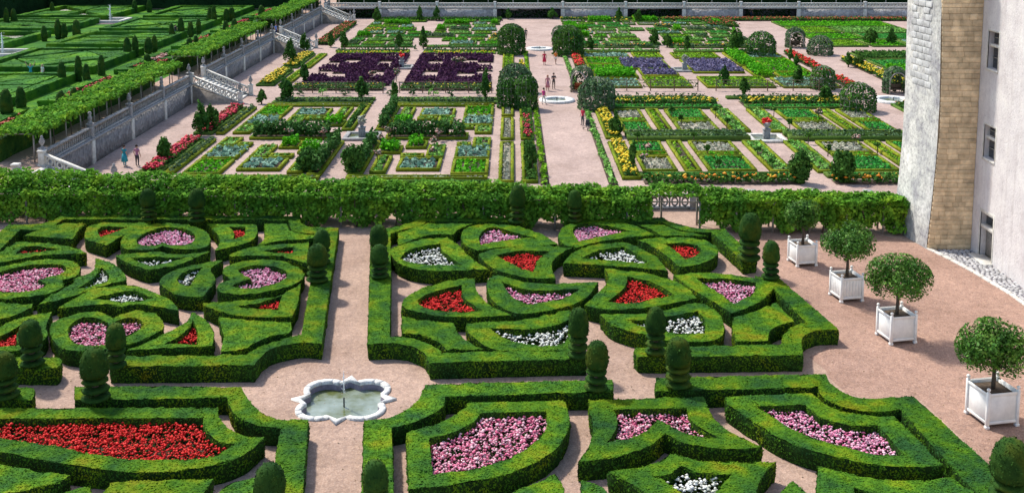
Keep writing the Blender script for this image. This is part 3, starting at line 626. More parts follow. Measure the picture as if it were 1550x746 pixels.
j.build('water_jet', 'water_jet', ft)

# ------------------------------------------------------------------ orange trees in white tubs
def leaf_crown(c, r, n, size, clumps=26, flat=0.5, gap=0.35):
    """points in ragged clumps through an ellipsoid's outer volume"""
    c, r = kill(c), kill(r); cl = rng.standard_normal((clumps,3)); cl /= np.linalg.norm(cl, axis=1)[:,None]
    cl *= rng.uniform(0.45, 0.92, clumps)[:,None]; k = rng.integers(0, clumps, n)
    o = rng.standard_normal((n,3)); o /= np.linalg.norm(o, axis=1)[:,None]; o *= (rng.random(n)**0.5*gap*(0.7+0.6*rng.random(clumps)[k]))[:,None]
    P = cl[k]+o; L = np.linalg.norm(P, axis=1); out = L > 1.12; P[out] *= (1.12/L[out])[:,None]
    N = P/np.maximum(np.linalg.norm(P, axis=1)[:,None],1e-6)+o*1.2
    return c+P*r, N
def tub(u, v, s, label, planks=False):
    X, Y = at(u, v, 0); a = R(11); ex, ey = Vector((math.cos(a), math.sin(a),0)), Vector((-math.sin(a), math.cos(a),0))
    c = Vector((X,Y,0))+(ex+ey)*s/2; root = empty('planter_tub', c, a); tag(root, label, 'planter', 'white wooden tubs along the court')
    h = s/2; H = s*1.02
    for sx in (-1,1):
        for sy in (-1,1):
            p = MB().bevbox(-0.055,0.055,-0.055,0.055,0,H+0.03,0.012, M=Matrix.Translation((sx*(h-0.055),sy*(h-0.055),0)))
            p.bevbox(-0.075,0.075,-0.075,0.075,0,0.10,0.012, M=Matrix.Translation((sx*(h-0.055),sy*(h-0.055),0)))
            po_ = p.build('corner_post', 'white_paint', root)
            MB().lathe([(0.035,H+0.03),(0.04,H+0.05),(0.03,H+0.06),(0.06,H+0.09),(0.068,H+0.125),(0.055,H+0.16),(0.02,H+0.18)], (sx*(h-0.055),sy*(h-0.055),0), 12).build('finial', 'white_paint', po_)
    for k in range(4):
        M = Matrix.Rotation(k*math.pi/2, 4, 'Z')@Matrix.Translation((0,-(h-0.06),0)); w = h-0.112
        nb = 6; pan = MB().bevbox(-w,w,-0.012,0.012,0.16,H-0.04,0.003, M=M).build('side_panel', 'white_paint', root)
        for i in range(nb if planks else 0):
            x0 = -w+2*w*i/nb; MB().bevbox(x0+0.004,x0+2*w/nb-0.004,-0.024,-0.011,0.17,H-0.05,0.004, M=M).build('plank', 'white_paint', pan)
        for zz in (0.15, H-0.13): MB().bevbox(-w,w,-0.045,-0.022,zz,zz+0.11,0.008, M=M).build('rail', 'white_paint', pan)
    MB().box(-h+0.12,h-0.12,-h+0.12,h-0.12,0.2,H-0.14).build('soil', 'soil', root)
    return c, H
def orange_tree(c, zc, w, h, base, label, seed, n=6500):
    root = empty('orange_tree', (c.x, c.y, base-0.03)); tag(root, label, 'tree', 'orange trees in tubs')
    zt = zc-base; random.seed(seed)
    t = MB().tube([(0,0,0),(0.02,0.01,zt*0.35),(0.0,0.03,zt*0.7),(0.02,0,zt*1.0)], [0.085,0.07,0.06,0.035], 8)
    for i in range(9):
        a = i*2.4; p0 = Vector((0,0.02,zt*(0.5+0.03*i))); d = Vector((math.cos(a)*w*0.4, math.sin(a)*w*0.4, h*(0.05+0.05*(i%4))))
        t.tube([p0, p0+d*0.5+Vector((0,0,0.08)), p0+d], [0.035,0.022,0.01], 5)
    t.build('trunk', 'bark', root)
    P, N = leaf_crown((0,0,zt), (w/2,w/2,h/2), n, 0.12, clumps=24, gap=0.5)
    MB().leaves(P, N, 0.12, flat=0.7, aspect=0.5).build('crown', 'orange_leaf', root)
    return root
tubs = [(1206,405,1.12,'white wooden tub farthest along the court, by the pergola'),(1272.4,459,1.15,'white planked tub between the yew and the castle court, second from the pergola'),
        (1347.6,523,1.20,'white wooden tub in the middle of the court, third from the pergola'),(1492.8,650,1.27,'large white panelled tub, last of the row, by the dome topiary')]
tc = [tub(*t, planks=(i == 1)) for i, t in enumerate(tubs)]
orange_tree(tc[0][0], 2.6, 1.7, 1.4, 1.0, 'dark leafy orange tree in the tub by the pergola', 1)
orange_tree(tc[1][0], 2.72, 2.2, 1.75, 1.03, 'round-headed orange tree in the planked tub', 2)
orange_tree(tc[2][0], 2.70, 2.45, 1.75, 1.08, 'broad flat-topped orange tree with a forked trunk in the middle tub', 3)
orange_tree(tc[3][0], 2.62, 2.35, 1.9, 1.14, 'full diamond-shaped orange tree in the large tub', 4, 8000)
# ------------------------------------------------------------------ castle corner
WXc = 24.32                                  # plane of the white wall (faces the garden, -X)
CY_ = at(1470,380.6)[1]
castle = empty('castle_wing', (WXc, 54, 0)); tag(castle, 'whitewashed castle wall with stone-framed windows and a narrow door', 'building')
def wall_x(x, ys, zs, holes, depth):
    """wall in the plane X = x facing -X with openings and reveals"""
    ys = sorted(set(ys+[v for h in holes for v in h[:2]])); zs = sorted(set(zs+[v for h in holes for v in h[2:]]))
    mb = MB()
    for a, b in zip(ys, ys[1:]):
        for c, d in zip(zs, zs[1:]):
            if any(h[0]-1e-6 <= a and b <= h[1]+1e-6 and h[2]-1e-6 <= c and d <= h[3]+1e-6 for h in holes): continue
            mb.add([(x,a,c),(x,b,c),(x,b,d),(x,a,d)], [(3,2,1,0)][:1])
    for y0, y1, z0, z1 in holes:
        mb.add([(x,y0,z0),(x+depth,y0,z0),(x+depth,y0,z1),(x,y0,z1)], [(3,2,1,0)]); mb.add([(x,y1,z0),(x+depth,y1,z0),(x+depth,y1,z1),(x,y1,z1)], [(0,1,2,3)])
        mb.add([(x,y0,z1),(x+depth,y0,z1),(x+depth,y1,z1),(x,y1,z1)], [(0,1,2,3)]); mb.add([(x,y0,z0),(x+depth,y0,z0),(x+depth,y1,z0),(x,y1,z0)], [(3,2,1,0)])
    return mb
def opening(u0,v0,u1,v1):
    ya, za = at_x(u0,v0,WXc); yb, zb = at_x(u1,v1,WXc); return (min(ya,yb),max(ya,yb),min(za,zb),max(za,zb))
win1, win2 = opening(1497,47,1510,108), opening(1490.5,188,1505,246)
door = opening(1485,321,1500,398); door = (door[0],door[1],0.0,at_x(1487,321,WXc)[1])
wm = wall_x(WXc, [14,20,26,32,38,44,50,56.0], [0,1,3,4,6,8,9,12.5,17], [win1,win2,door], 0.42)
wm.add([(WXc,14,0),(WXc+12,14,0),(WXc+12,14,17),(WXc,14,17)], [(0,1,2,3)]); wm.add([(WXc,56.0,0),(WXc+12,56.0,0),(WXc+12,56.0,17),(WXc,56.0,17)], [(3,2,1,0)])
wm.add([(WXc,14,17),(WXc+12,14,17),(WXc+12,56.0,17),(WXc,56.0,17)], [(0,1,2,3)])
wall_o = shift(wm, (WXc,54,0)).build('wall', 'plaster', castle)
def leftpart(mb, name, mat, parent): return shift(mb, (WXc,54,0)).build(name, mat, parent)
for wi, (y0,y1,z0,z1) in enumerate((win1, win2)):
    f = MB()
    for a,b,c,d in ((y0-0.10,y0,z0-0.0,z1+0.1),(y1,y1+0.10,z0-0.0,z1+0.1)): f.bevbox(WXc-0.012,WXc+0.05,a,b,c,d,0.005)
    f.bevbox(WXc-0.011,WXc+0.05,y0,y1,z1,z1+0.098,0.005)
    w = leftpart(f, 'window', 'limestone', castle)
    leftpart(MB().bevbox(WXc-0.06,WXc+0.3,y0-0.05,y1+0.05,z0-0.12,z0-0.002,0.02), 'sill', 'limestone', w)
    zm = z0+(z1-z0)*0.62
    leftpart(MB().bevbox(WXc+0.10,WXc+0.26,y0,y1,zm-0.08,zm+0.08,0.02), 'transom', 'limestone', w)
    ym = (y0+y1)/2
    for c,d in ((z0,zm-0.08),(zm+0.08,z1)):
        leftpart(MB().box(WXc+0.30,WXc+0.32,y0,y1,c,d), 'pane', 'glass', w)
        leftpart(MB().bevbox(WXc+0.255,WXc+0.295,ym-0.03,ym+0.03,c,d,0.005), 'glazing_bar', 'wood_grey', w)
        leftpart(MB().bevbox(WXc+0.257,WXc+0.297,y0+0.002,y1-0.002,(c+d)/2-0.02,(c+d)/2+0.02,0.005), 'glazing_bar', 'wood_grey', w)
y0,y1,z0,z1 = door; f = MB()
for a,b in ((y0-0.14,y0),(y1,y1+0.14)): f.bevbox(WXc-0.015,WXc+0.06,a,b,0.0,z1+0.2,0.01)
f.bevbox(WXc-0.014,WXc+0.06,y0,y1,z1,z1+0.198,0.01); dr = leftpart(f, 'doorway', 'limestone', castle)
leftpart(MB().bevbox(WXc+0.02,WXc+0.3,y0,y1,z1*0.66,z1*0.66+0.18,0.02), 'carved_lintel', 'limestone', dr)
leftpart(MB().box(WXc+0.33,WXc+0.38,y0,y1,0.0,z1*0.66), 'door', 'wood_grey', dr)
leftpart(MB().box(WXc+0.30,WXc+0.325,y0+0.1,y0+0.5,0.6,1.6), 'pane', 'glass', dr)
leftpart(MB().box(WXc+0.30,WXc+0.32,y0,y1,z1*0.66+0.18,z1), 'pane', 'glass', dr)
leftpart(MB().bevbox(WXc-0.5,WXc+0.3,y0-0.2,y1+0.2,0.0,0.08,0.02), 'doorstep', 'limestone', dr)

# tower: rendered battered side and ashlar face
tower = empty('castle_tower', (22.9, 57.0, 0)); tag(tower, 'battered old castle tower of tan ashlar and patchy grey render', 'tower')
TC = (22.9, 57.0, 0); FYc = at(1405,377)[1]; FYl = at(1350,350)[1]+0.6
Zs = [0, 0.8, 1.8, 3.2, 5.0, 8.0, 12.0, 17.0]
_n = sorted([at_y(u,v,FYc)[::-1] for u,v in ((1424.5,0),(1424,100),(1421,200),(1416,250),(1411,300),(1402,378))]); _l = sorted([at_y(u,v,FYl)[::-1] for u,v in ((1373.5,0),(1371.5,100),(1367,200),(1358,290),(1349,350))])
def tw(z):   # near-left and far-left corner of the rendered side at height z (it flares at the foot)
    return (float(np.interp(z,[p[0] for p in _n],[p[1] for p in _n])), FYc), (float(np.interp(z,[p[0] for p in _l],[p[1] for p in _l])), FYl)
mb = MB(); V = []
for z in Zs:
    (ax,ay),(cx_,cy_) = tw(z); V += [(ax,ay,z),(cx_,cy_,z),(27,FYl+2.5,z),(28,FYc+0.9,z)]
k = 4; mb.add(V, [(i*k+0,(i+1)*k+0,(i+1)*k+1,i*k+1) for i in range(len(Zs)-1)]+[(i*k+1,(i+1)*k+1,(i+1)*k+2,i*k+2) for i in range(len(Zs)-1)]+[(i*k+2,(i+1)*k+2,(i+1)*k+3,i*k+3) for i in range(len(Zs)-1)]+[((len(Zs)-1)*k+j for j in range(4))][:0]+[((len(Zs)-1)*k,(len(Zs)-1)*k+1,(len(Zs)-1)*k+2,(len(Zs)-1)*k+3)])
side = shift(mb, TC).build('rendered_side', 'grey_render', tower)
# ashlar face (towards the camera): backing plus individual blocks
back = MB().add([(tw(z)[0][0], FYc+0.04, z) for z in Zs]+[(24.8, FYc+0.04, z) for z in Zs], [(i, i+8, i+9, i+1) for i in range(7)])
af = shift(back, TC).build('ashlar_face', 'mortar', tower)
bmesh_unit = MB().bevbox(-0.5,0.5,-0.5,0.5,-0.5,0.5,0.035).mesh('stone_block', 'ashlar')
z = 0.0; random.seed(11); nb = 0
while z < 13.4:
    hgt = random.uniform(0.21,0.34); x = tw(z+hgt/2)[0][0]+0.03
    while x < WXc-0.02:
        w = random.uniform(0.28,0.72)
        if WXc-(x+w) < 0.28: w = WXc-x-0.004
        place(bmesh_unit, 'stone_block', af, (x+w/2-TC[0], FYc-0.02-TC[1]+random.uniform(-0.012,0.012), z+hgt/2), scale=(w-0.014, 0.16, hgt-0.014)); x += w; nb += 1
    z += hgt
# grey blocks showing through the render, in the upper part of the side
gb = MB().bevbox(-0.5,0.5,-0.5,0.5,-0.5,0.5,0.05).mesh('stone_block', 'grey_ashlar')
for r in range(15):
    zz = 8.6+r*0.36
    (ax,ay),(cx_,cy_) = tw(zz); d = Vector((cx_-ax, cy_-ay, 0)); L = d.length; d.normalize(); yaw = math.atan2(d.y, d.x)
    t = 0.95+0.25*(r%2)
    for w in (0.7,0.75,0.6):
        if random.random() < 0.12: t += w; continue
        p = Vector((ax,ay,0))+d*(t+w/2); place(gb, 'stone_block', side, (p.x-TC[0]+0.035, p.y-TC[1], zz), (0,0,yaw), (w-0.05, 0.12, 0.30)); t += w

# cobbled strip and kerb at the castle foot
so_ = [at(u, v) for u, v in ((1404,376.5),(1440,394),(1475,413),(1500,428),(1530,446))]
line = [(x,y) for x,y in so_]+[(23.5,43),(23.6,35),(23.6,20)]
cob = MB(); random.seed(5)
strip = np.array(line+[(WXc-0.02,20),(WXc-0.02,FYc-0.12),(22.4,FYc-0.12)])
if 0.5*np.sum(strip[:,0]*np.roll(strip[:,1],-1)-np.roll(strip[:,0],-1)*strip[:,1]) < 0: strip = strip[::-1]
lo, hi = strip.min(0), strip.max(0); yy = lo[1]; pts = []
while yy < hi[1]:
    xx = lo[0]+random.random()*0.2
    while xx < hi[0]: pts.append((xx+random.uniform(-.04,.04), yy+random.uniform(-.04,.04))); xx += 0.24
    yy += 0.19
pts = np.array(pts); pts = pts[inside(pts, strip)]
for x, y in pts:
    if y < 34: continue
    cob.lathe([(0.115,0.0),(0.11,0.035),(0.07,0.062)], (x,y,0), 6, wob=0.10)
cb = MB(); V2,T2 = fill([strip], 1.0); cb.add(np.column_stack([V2, np.full(len(V2),0.012)]), tris=T2)
base = tag(cb.build('cobble_strip', 'dark_stone'), kind='structure')
cob.build('cobble', 'cobble', base)['kind'] = 'stuff'
kb = MB().bevbox(-0.5,0.5,-0.5,0.5,-0.5,0.5,0.06).mesh('kerb_stone', 'limestone')
for (xa,ya),(xb,yb) in zip(line[:5], line[1:6]):
    d = Vector((xb-xa, yb-ya,0)); L = d.length; nS = max(1,int(L/0.55)); yaw = math.atan2(d.y,d.x)
    for i in range(nS):
        p = Vector((xa,ya,0))+d*((i+0.5)/nS); place(kb, 'kerb_stone', base, (p.x,p.y,0.02), (0,0,yaw), (L/nS*0.93, 0.2, 0.12))

# ------------------------------------------------------------------ pierced stone balustrades
def pier(parent, x, y, z, h=1.15, w=0.42, ball=False, name='pier', mat='limestone'):
    mb = MB(); M = Matrix.Translation((x,y,z))
    mb.bevbox(-w/2,w/2,-w/2,w/2,0,h-0.14,0.015,M=M); mb.bevbox(-w/2-0.05,w/2+0.05,-w/2-0.05,w/2+0.05,h-0.138,h,0.02,M=M); mb.bevbox(-w/2-0.04,w/2+0.04,-w/2-0.04,w/2+0.04,-0.001,0.12,0.02,M=M)
    return mb.build(name, mat, parent)
def urn(x, y, z, label, s=1.0, group='stone urns and finials on the terrace piers', kind=0):
    mb = MB()
    if kind == 0: prof = [(0.16,0),(0.16,0.08),(0.07,0.14),(0.09,0.22),(0.23,0.42),(0.26,0.58),(0.18,0.72),(0.22,0.76),(0.10,0.86),(0.13,0.95),(0.05,1.1)]
    else: prof = [(0.2,0),(0.2,0.12),(0.12,0.18),(0.16,0.3),(0.20,0.5),(0.13,0.62),(0.10,0.70),(0.15,0.80),(0.16,0.92),(0.08,1.02)]
    mb.lathe([(r*s,zz*s) for r,zz in prof], seg=14, wob=0.02)
    return tag(mb.build('stone_urn', 'grey_stone', loc=(x,y,z), smooth=True), label, 'urn', group)
def balusters(a, b, z, dz=0, gap=0.36, h=0.62):
    a, b = Vector((*a,0)), Vector((*b,0)); L = (b-a).length; n = max(2,int(L/gap)); mb = MB()
    for i in range(n):
        t = (i+0.5)/n; p = a+(b-a)*t
        mb.lathe([(0.085,0.0),(0.085,0.05),(0.045,0.10),(0.095,0.24),(0.08,0.34),(0.04,0.48),(0.05,0.54),(0.085,0.57),(0.085,h)], (p.x,p.y,z+dz*t+0.14), 8)
    return mb
def bar(a, b, za, zb, w, h, extra=0.0):
    """stone rail from a to b (2d) with bottoms at za, zb"""
    a, b = Vector((*a,0)), Vector((*b,0)); d = (b-a).normalized(); n = Vector((-d.y,d.x,0))*w/2
    V = []
    for p, zz in ((a,za),(b,zb)):
        for s_, k_ in ((-1,0),(1,0),(1,h),(-1,h)): q = p+n*s_; V.append((q.x,q.y,zz+k_))
    return MB().add(V, [(0,1,2,3),(7,6,5,4),(0,4,5,1),(1,5,6,2),(2,6,7,3),(3,7,4,0)])
def circle_panel(a, b, z, dz=0, h=0.62, r=0.23):
    """row of pierced rings between two rails"""
    a, b = Vector((*a,0)), Vector((*b,0)); d = (b-a); L = d.length; d.normalize(); n = max(1,round(L/(2*r+0.16))); mb = MB(); th = 0.09; nn = Vector((-d.y,d.x,0))*th
    for i in range(n):
        t = (i+0.5)/n; c = a+(b-a)*t; zc = z+dz*t+0.14+h/2
        for rr0, rr1, seg in ((r*0.58, r*0.98, 14),):
            V = []
            for q in range(seg):
                an = 2*math.pi*q/seg
                for rr in (rr0, rr1):
                    for s_ in (-1,1): p = c+d*(rr*math.cos(an))+nn*s_*0.5; V.append((p.x,p.y,zc+rr*math.sin(an)*h/(2*r)*0.98))
            Q = []
            for q in range(seg):
                A = q*4; B = ((q+1)%seg)*4
                Q += [(A,B,B+2,A+2),(A+1,A+3,B+3,B+1),(A,A+1,B+1,B),(A+2,B+2,B+3,A+3)]
            mb.add(V, Q)
        p = c+d*(L/n/2); p0 = p-d*0.05; p1 = p+d*0.05
        if i < n-1:
            zb = z+dz*(i+1)/n+0.14
            q = bar((p0.x,p0.y),(p1.x,p1.y),zb,zb,th*0.98,h); mb.add(np.concatenate(q.V), np.concatenate(q.Q))
    return mb
def balustrade(name, a, b, z, label, cat='balustrade', style='baluster', za=None, zb=None, group=None, nb=1, ends=(True,True), mat='limestone'):
    """base rail, hand rail, piers and fillings from a to b; za/zb give the floor level at each end"""
    za = z if za is None else za; zb = z if zb is None else zb
    root = empty(name, (0,0,0)); tag(root, label, cat, group); A, B = Vector((*a,0)), Vector((*b,0)); d = (B-A).normalized()
    def pt(t): p = A+(B-A)*t; return (p.x,p.y), za+(zb-za)*t
    for i in range(nb):
        (p,z0),(q,z1) = pt(i/nb), pt((i+1)/nb)
        pp = (p[0]+d.x*0.21, p[1]+d.y*0.21); qq = (q[0]-d.x*0.21, q[1]-d.y*0.21)
        bar(pp,qq,z0,z1,0.32,0.14).build('base_rail', mat, root); bar(pp,qq,z0+0.76,z1+0.76,0.34,0.14).build('hand_rail', mat, root)
        f = balusters(pp,qq,z0,z1-z0) if style == 'baluster' else circle_panel(pp,qq,z0,z1-z0)
        f.build('balusters' if style == 'baluster' else 'ring_panel', mat, root)['kind'] = 'stuff'
    for i in range(nb+1):
        if (i == 0 and not ends[0]) or (i == nb and not ends[1]): continue
        p, z0 = pt(i/nb); pier(root, p[0], p[1], z0, mat=mat)
    return root

# terrace edge behind the pergola (seen through the pergola opening)
tag(MB().box(-60,60,NY-0.45,NY,PZ-0.1,0.03).build('terrace_wall', 'rubble_wall'), 'rubble retaining wall below the pergola terrace', 'wall')
balustrade('terrace_balustrade', (-31.0,NY-0.6), (21.4,NY-0.6), 0.0, 'ring-pierced stone balustrade seen through the pergola opening', style='ring', nb=15, mat='grey_stone')  # darker stone here: the backlit shade is put into its colour

# left retaining wall with cornice and pilasters, in runs between the stairs
stairs_y = [(69.6,73.6),(108.7,113.2),(146.9,151.9),(184.4,188.8)]
runs = [(73.6,108.7),(113.2,146.9),(151.9,184.4),(188.8,BY)]
where = ['from the pergola corner to the first stair','between the two middle stairs','beyond the second stair','in the far corner']
for (y0,y1), wtxt in zip(runs, where):
    root = empty('retaining_wall', (WX, (y0+y1)/2, PZ)); tag(root, 'grey rubble retaining wall with pale pilasters '+wtxt, 'wall', 'left terrace wall')
    def lp(mb, name, mat): return shift(mb, (WX,(y0+y1)/2,PZ)).build(name, mat, root)
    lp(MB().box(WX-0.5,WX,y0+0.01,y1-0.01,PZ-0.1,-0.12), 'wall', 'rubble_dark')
    lp(MB().bevbox(WX-0.6,WX+0.14,y0,y1,-0.12,0.05,0.03), 'cornice', 'grey_stone')
    n = max(1, round((y1-y0)/9.0))
    for i in range(1, n+1):
        yy = y0+(y1-y0)*i/n-(0.35 if i == n else 0)
        lp(MB().bevbox(WX-0.05,WX+0.1,yy-0.3,yy+0.3,PZ,-0.123,0.02), 'pilaster', 'limestone')
    balustrade('stone_balustrade', (WX-0.2,y0+0.3), (WX-0.2,y1-0.3), 0.05, 'weathered grey stone balustrade on the left terrace '+wtxt, nb=n, group='balustrades along the left terrace', mat='grey_stone')
    for i in range(n+1):
        yy = y0+0.3+(y1-y0-0.6)*i/n
        urn(WX-0.2, yy, 1.2, 'weathered stone finial on a left terrace pier '+wtxt, 0.8+0.1*(i%2), kind=i%2)
# stairs down into the kitchen garden
stxt = ['nearest the pergola','midway along the left wall','second from the far corner','in the far corner']
for (y0,y1), tx in zip(stairs_y, stxt):
    root = empty('stone_stair', (WX,(y0+y1)/2,PZ)); tag(root, 'stone stair descending to the kitchen garden '+tx, 'stairs', 'garden stairs')
    n = 12; run = 4.6/n
    for i in range(n):
        x0 = WX+i*run; zt = -(i+1)*(2.0/n)+0.0
        shift(MB().bevbox(x0-0.6 if i == 0 else x0,x0+run+(0.03),y0+0.35,y1-0.35,PZ-0.05,zt+2.0/n-0.01,0.015), (WX,(y0+y1)/2,PZ)).build('step', 'limestone', root)
    for yy in (y0,y1):
        mb = MB(); V = [(WX-0.5,yy-0.3,PZ-0.05),(WX+5.0,yy-0.3,PZ-0.05),(WX+5.0,yy-0.3,PZ+0.06),(WX-0.5,yy-0.3,-0.08)]; V += [(x,y+0.6,z) for x,y,z in V]
        mb.add(V, [(0,1,2,3),(7,6,5,4),(3,2,6,7),(0,3,7,4),(1,5,6,2)]); shift(mb,(WX,(y0+y1)/2,PZ)).build('flank_wall', 'brown_stone', root)
        side_txt = 'near' if yy == y0 else 'far'
        balustrade('stair_balustrade', (WX-0.1,yy), (WX+4.9,yy), 0, f'sloping ring-pierced balustrade, {side_txt} side of the stair '+tx, style='ring', za=-0.05, zb=-1.98, group='stair balustrades', mat='limestone')
        urn(WX+4.9, yy, -0.83, f'stone finial ending the {side_txt} balustrade of the stair '+tx, 0.9)

# back wall of the kitchen garden
broot = empty('back_wall', (0,BY,PZ)); tag(broot, 'pale rubble wall with pilasters closing the kitchen garden', 'wall')
bays = [-33.5,-24,-13.6,-3.1,9.2,20.6,31.2,41.5,52,64,80]
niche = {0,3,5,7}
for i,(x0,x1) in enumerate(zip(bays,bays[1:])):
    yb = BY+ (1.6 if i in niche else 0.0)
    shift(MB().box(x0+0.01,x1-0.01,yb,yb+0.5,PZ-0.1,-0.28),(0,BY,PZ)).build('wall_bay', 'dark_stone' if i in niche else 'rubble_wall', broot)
    shift(MB().bevbox(x0,x1,BY-0.12,BY+2.2,-0.28,-0.08,0.03),(0,BY,PZ)).build('cornice', 'grey_stone', broot)
    shift(MB().bevbox(x0-0.35,x0+0.35,BY-0.1,BY+0.4,PZ,-0.283,0.03),(0,BY,PZ)).build('pilaster', 'limestone', broot)
    balustrade('stone_balustrade', (x0,BY+0.05), (x1,BY+0.05), -0.08, f'pale pierced balustrade bay on the back wall {["over a dark recess","above plain rubble"][0 if i in niche else 1]}', style='ring', group='balustrade bays on the back wall', ends=(True,False), mat='white_marble')

# ------------------------------------------------------------------ vine pergolas
def vine_pergola(name, a, b, width, z0, H, label, width2=None, hang=1.8, opening=None, dens_top=60, dens_side=70, leaf=0.17, step=2.0, mat='vine', far_open=None, arch=0.0, arch2=0.0):
    """posts and rails carrying a deep layer of leaves; a->b is the near side, width goes to the left of a->b"""
    A, B = Vector((*a,z0)), Vector((*b,z0)); d = B-A; L = d.length; d.normalize(); n = Vector((-d.y,d.x,0))
    root = empty(name, A); tag(root, label, 'pergola')
    loc = lambda t,s,z: d*t+n*s+Vector((0,0,z))
    k = int(L/step); width2 = width2 or width; wf = lambda t: width+(width2-width)*t/L
    for i in range(k+1):
        t = L*i/k
        for s in (0.15, wf(t)-0.15):
            if opening and opening[0] < t < opening[1] and s < 0.3: continue
            MB().tube([loc(t,s,-0.02), loc(t,s,H-0.28)], 0.06, 6).build('post', 'wood_grey', root)
        MB().tube([loc(t,0,H-0.3), loc(t,wf(t),H-0.3)], 0.04, 5).build('cross_beam', 'wood_grey', root)
        if not (opening and opening[0]-0.5 < t < opening[1]+0.5):
            tt = t+random.uniform(0.3,1.2); MB().tube([loc(tt,0.25,-0.02), loc(tt+0.1,0.2,0.7), loc(tt-0.1,0.15,H*0.7), loc(tt,0.4,H)], [0.05,0.04,0.035,0.02], 5).build('vine_stem', 'bark', root)
    for s,s2 in ((0.15,0.15),(width-0.15,width2-0.15)): MB().tube([loc(0,s,H-0.25), loc(L,s2,H-0.25)], 0.045, 5).build('rail', 'wood_grey', root)
    # leaves
    M = np.array([[d.x,n.x,0],[d.y,n.y,0],[0,0,1]])
    mb = MB(); kt = int(L*width*dens_top)
    P = np.column_stack([rng.uniform(-0.3,L+0.3,kt), rng.uniform(0,1,kt), np.zeros(kt)]); P[:,1] = P[:,1]*(wf(P[:,0])+0.5)-0.25
    P[:,2] = H+(arch+(arch2-arch)*P[:,0]/L)*np.sin(np.pi*np.clip(P[:,1]/wf(P[:,0]),0,1))+lump(P,0.9,0.16)+lump(P,2.7,0.12)+rng.uniform(-0.35,0.08,kt)
    if opening: io = (P[:,0] > opening[0]-0.1) & (P[:,0] < opening[1]+0.1); P[io,2] += 0.22; P = P[~io | (P[:,2] > H+0.10)]
    N = np.tile((0,0,1.0),(len(P),1)); mb.leaves(P@M.T, N@M.T, leaf, flat=1.0, aspect=0.8)
    for s, sg in ((0.0,-1),(width,1)):
        ks = int(L*hang*dens_side); t = rng.uniform(-0.2,L+0.2,ks); z = H-hang*rng.random(ks)**1.15
        edge = H-hang*(0.86+0.14*np.sin(t*2.1)+0.10*np.sin(t*5.3))
        keep = z > edge
        if opening and s == 0: keep &= ~((t > opening[0]) & (t < opening[1]) & (z < H+0.05))
        if far_open and s > 0: keep &= ~((t > far_open[0]) & (t < far_open[1]) & (z < H+0.05))
        t, z = t[keep], z[keep]; P = np.column_stack([t, (wf(t) if s > 0 else 0.0)+sg*(0.05+lump(np.column_stack([t*1.3,z*1.7]),1.4,0.22)+rng.uniform(-0.65,0.10,len(t))), z])
        N = np.tile((0,sg*1.0,0.55),(len(t),1)); mb.leaves(P@M.T, N@M.T, leaf, flat=0.9, aspect=0.8)
    mb.build('foliage', mat, root)
    return root
random.seed(3)
op0 = at(985,342)[0]+42; op1 = at(1057,346)[0]+42
vine_pergola('vine_pergola', (-42,60.2), (22.6,57.4), 2.9, 0.0, 1.95, 'long vine-covered pergola closing the ornamental garden, open over the balustrade', opening=(op0,op1), far_open=(op0-1.5,op1+1.0), dens_top=190, dens_side=330, leaf=0.19, hang=1.9, width2=1.3, arch=1.05, arch2=0.1)
for (y0,y1), tx in zip([(74.5,107.6),(114.4,146.0),(152.9,183.8)], where):
    vine_pergola('terrace_pergola', (WX-0.9,y0), (WX-0.9,y1), 3.0, 0.0, 2.35, 'bright vine pergola on the left terrace '+tx, dens_top=120, dens_side=60, leaf=0.25, hang=0.6, step=2.6)
    # pergola shade: an added dark hedge behind the posts stands in for it
    pts = rect(WX-4.1,WX-3.5,y0,y1,1.2); o,_ = settle(hedge_mesh([pts],1.55,leaf=0.16,dens=40,spacing=0.8,rough=0.05), 'shade_hedge', 'yew'); tag(o, 'dark added hedge standing in for shade under the terrace pergola '+tx, 'hedge', 'added shade hedges behind the terrace pergola')
# ------------------------------------------------------------------ upper garden left of the wall (box patterns and yews)
LX = [(-43.2,-37.6),(-59.0,-45.4),(-79.5,-64.5)]
LY = [(75.4,92.6),(96.0,111.0),(114.8,131.0),(134.4,148.8),(152.0,166.6),(170.2,188.0)]
def inset(poly, d):
    """move every edge of a convex ccw polygon inwards by d"""
    n = len(poly); out = []
    for i in range(n):
        p0, p1, p2 = kill(poly[i-1]), kill(poly[i]), kill(poly[(i+1)%n]); a = p1-p0; b = p2-p1
        a /= np.linalg.norm(a); b /= np.linalg.norm(b); na, nb_ = np.array((-a[1],a[0])), np.array((-b[1],b[0]))
        M_ = np.array([na, nb_]); rhs = np.array([na@p1+d, nb_@p1+d])
        out.append(np.linalg.solve(M_, rhs) if abs(np.linalg.det(M_)) > 1e-3 else p1+na*d)
    return np.array(out)
random.seed(21)
row_txt = ['nearest the pergola walk','in the second row','in the third row','in the fourth row','in the fifth row','before the far dark hedge']
col_txt = ['strip beside the terrace pergola','between the yew rows','beyond the fountains']
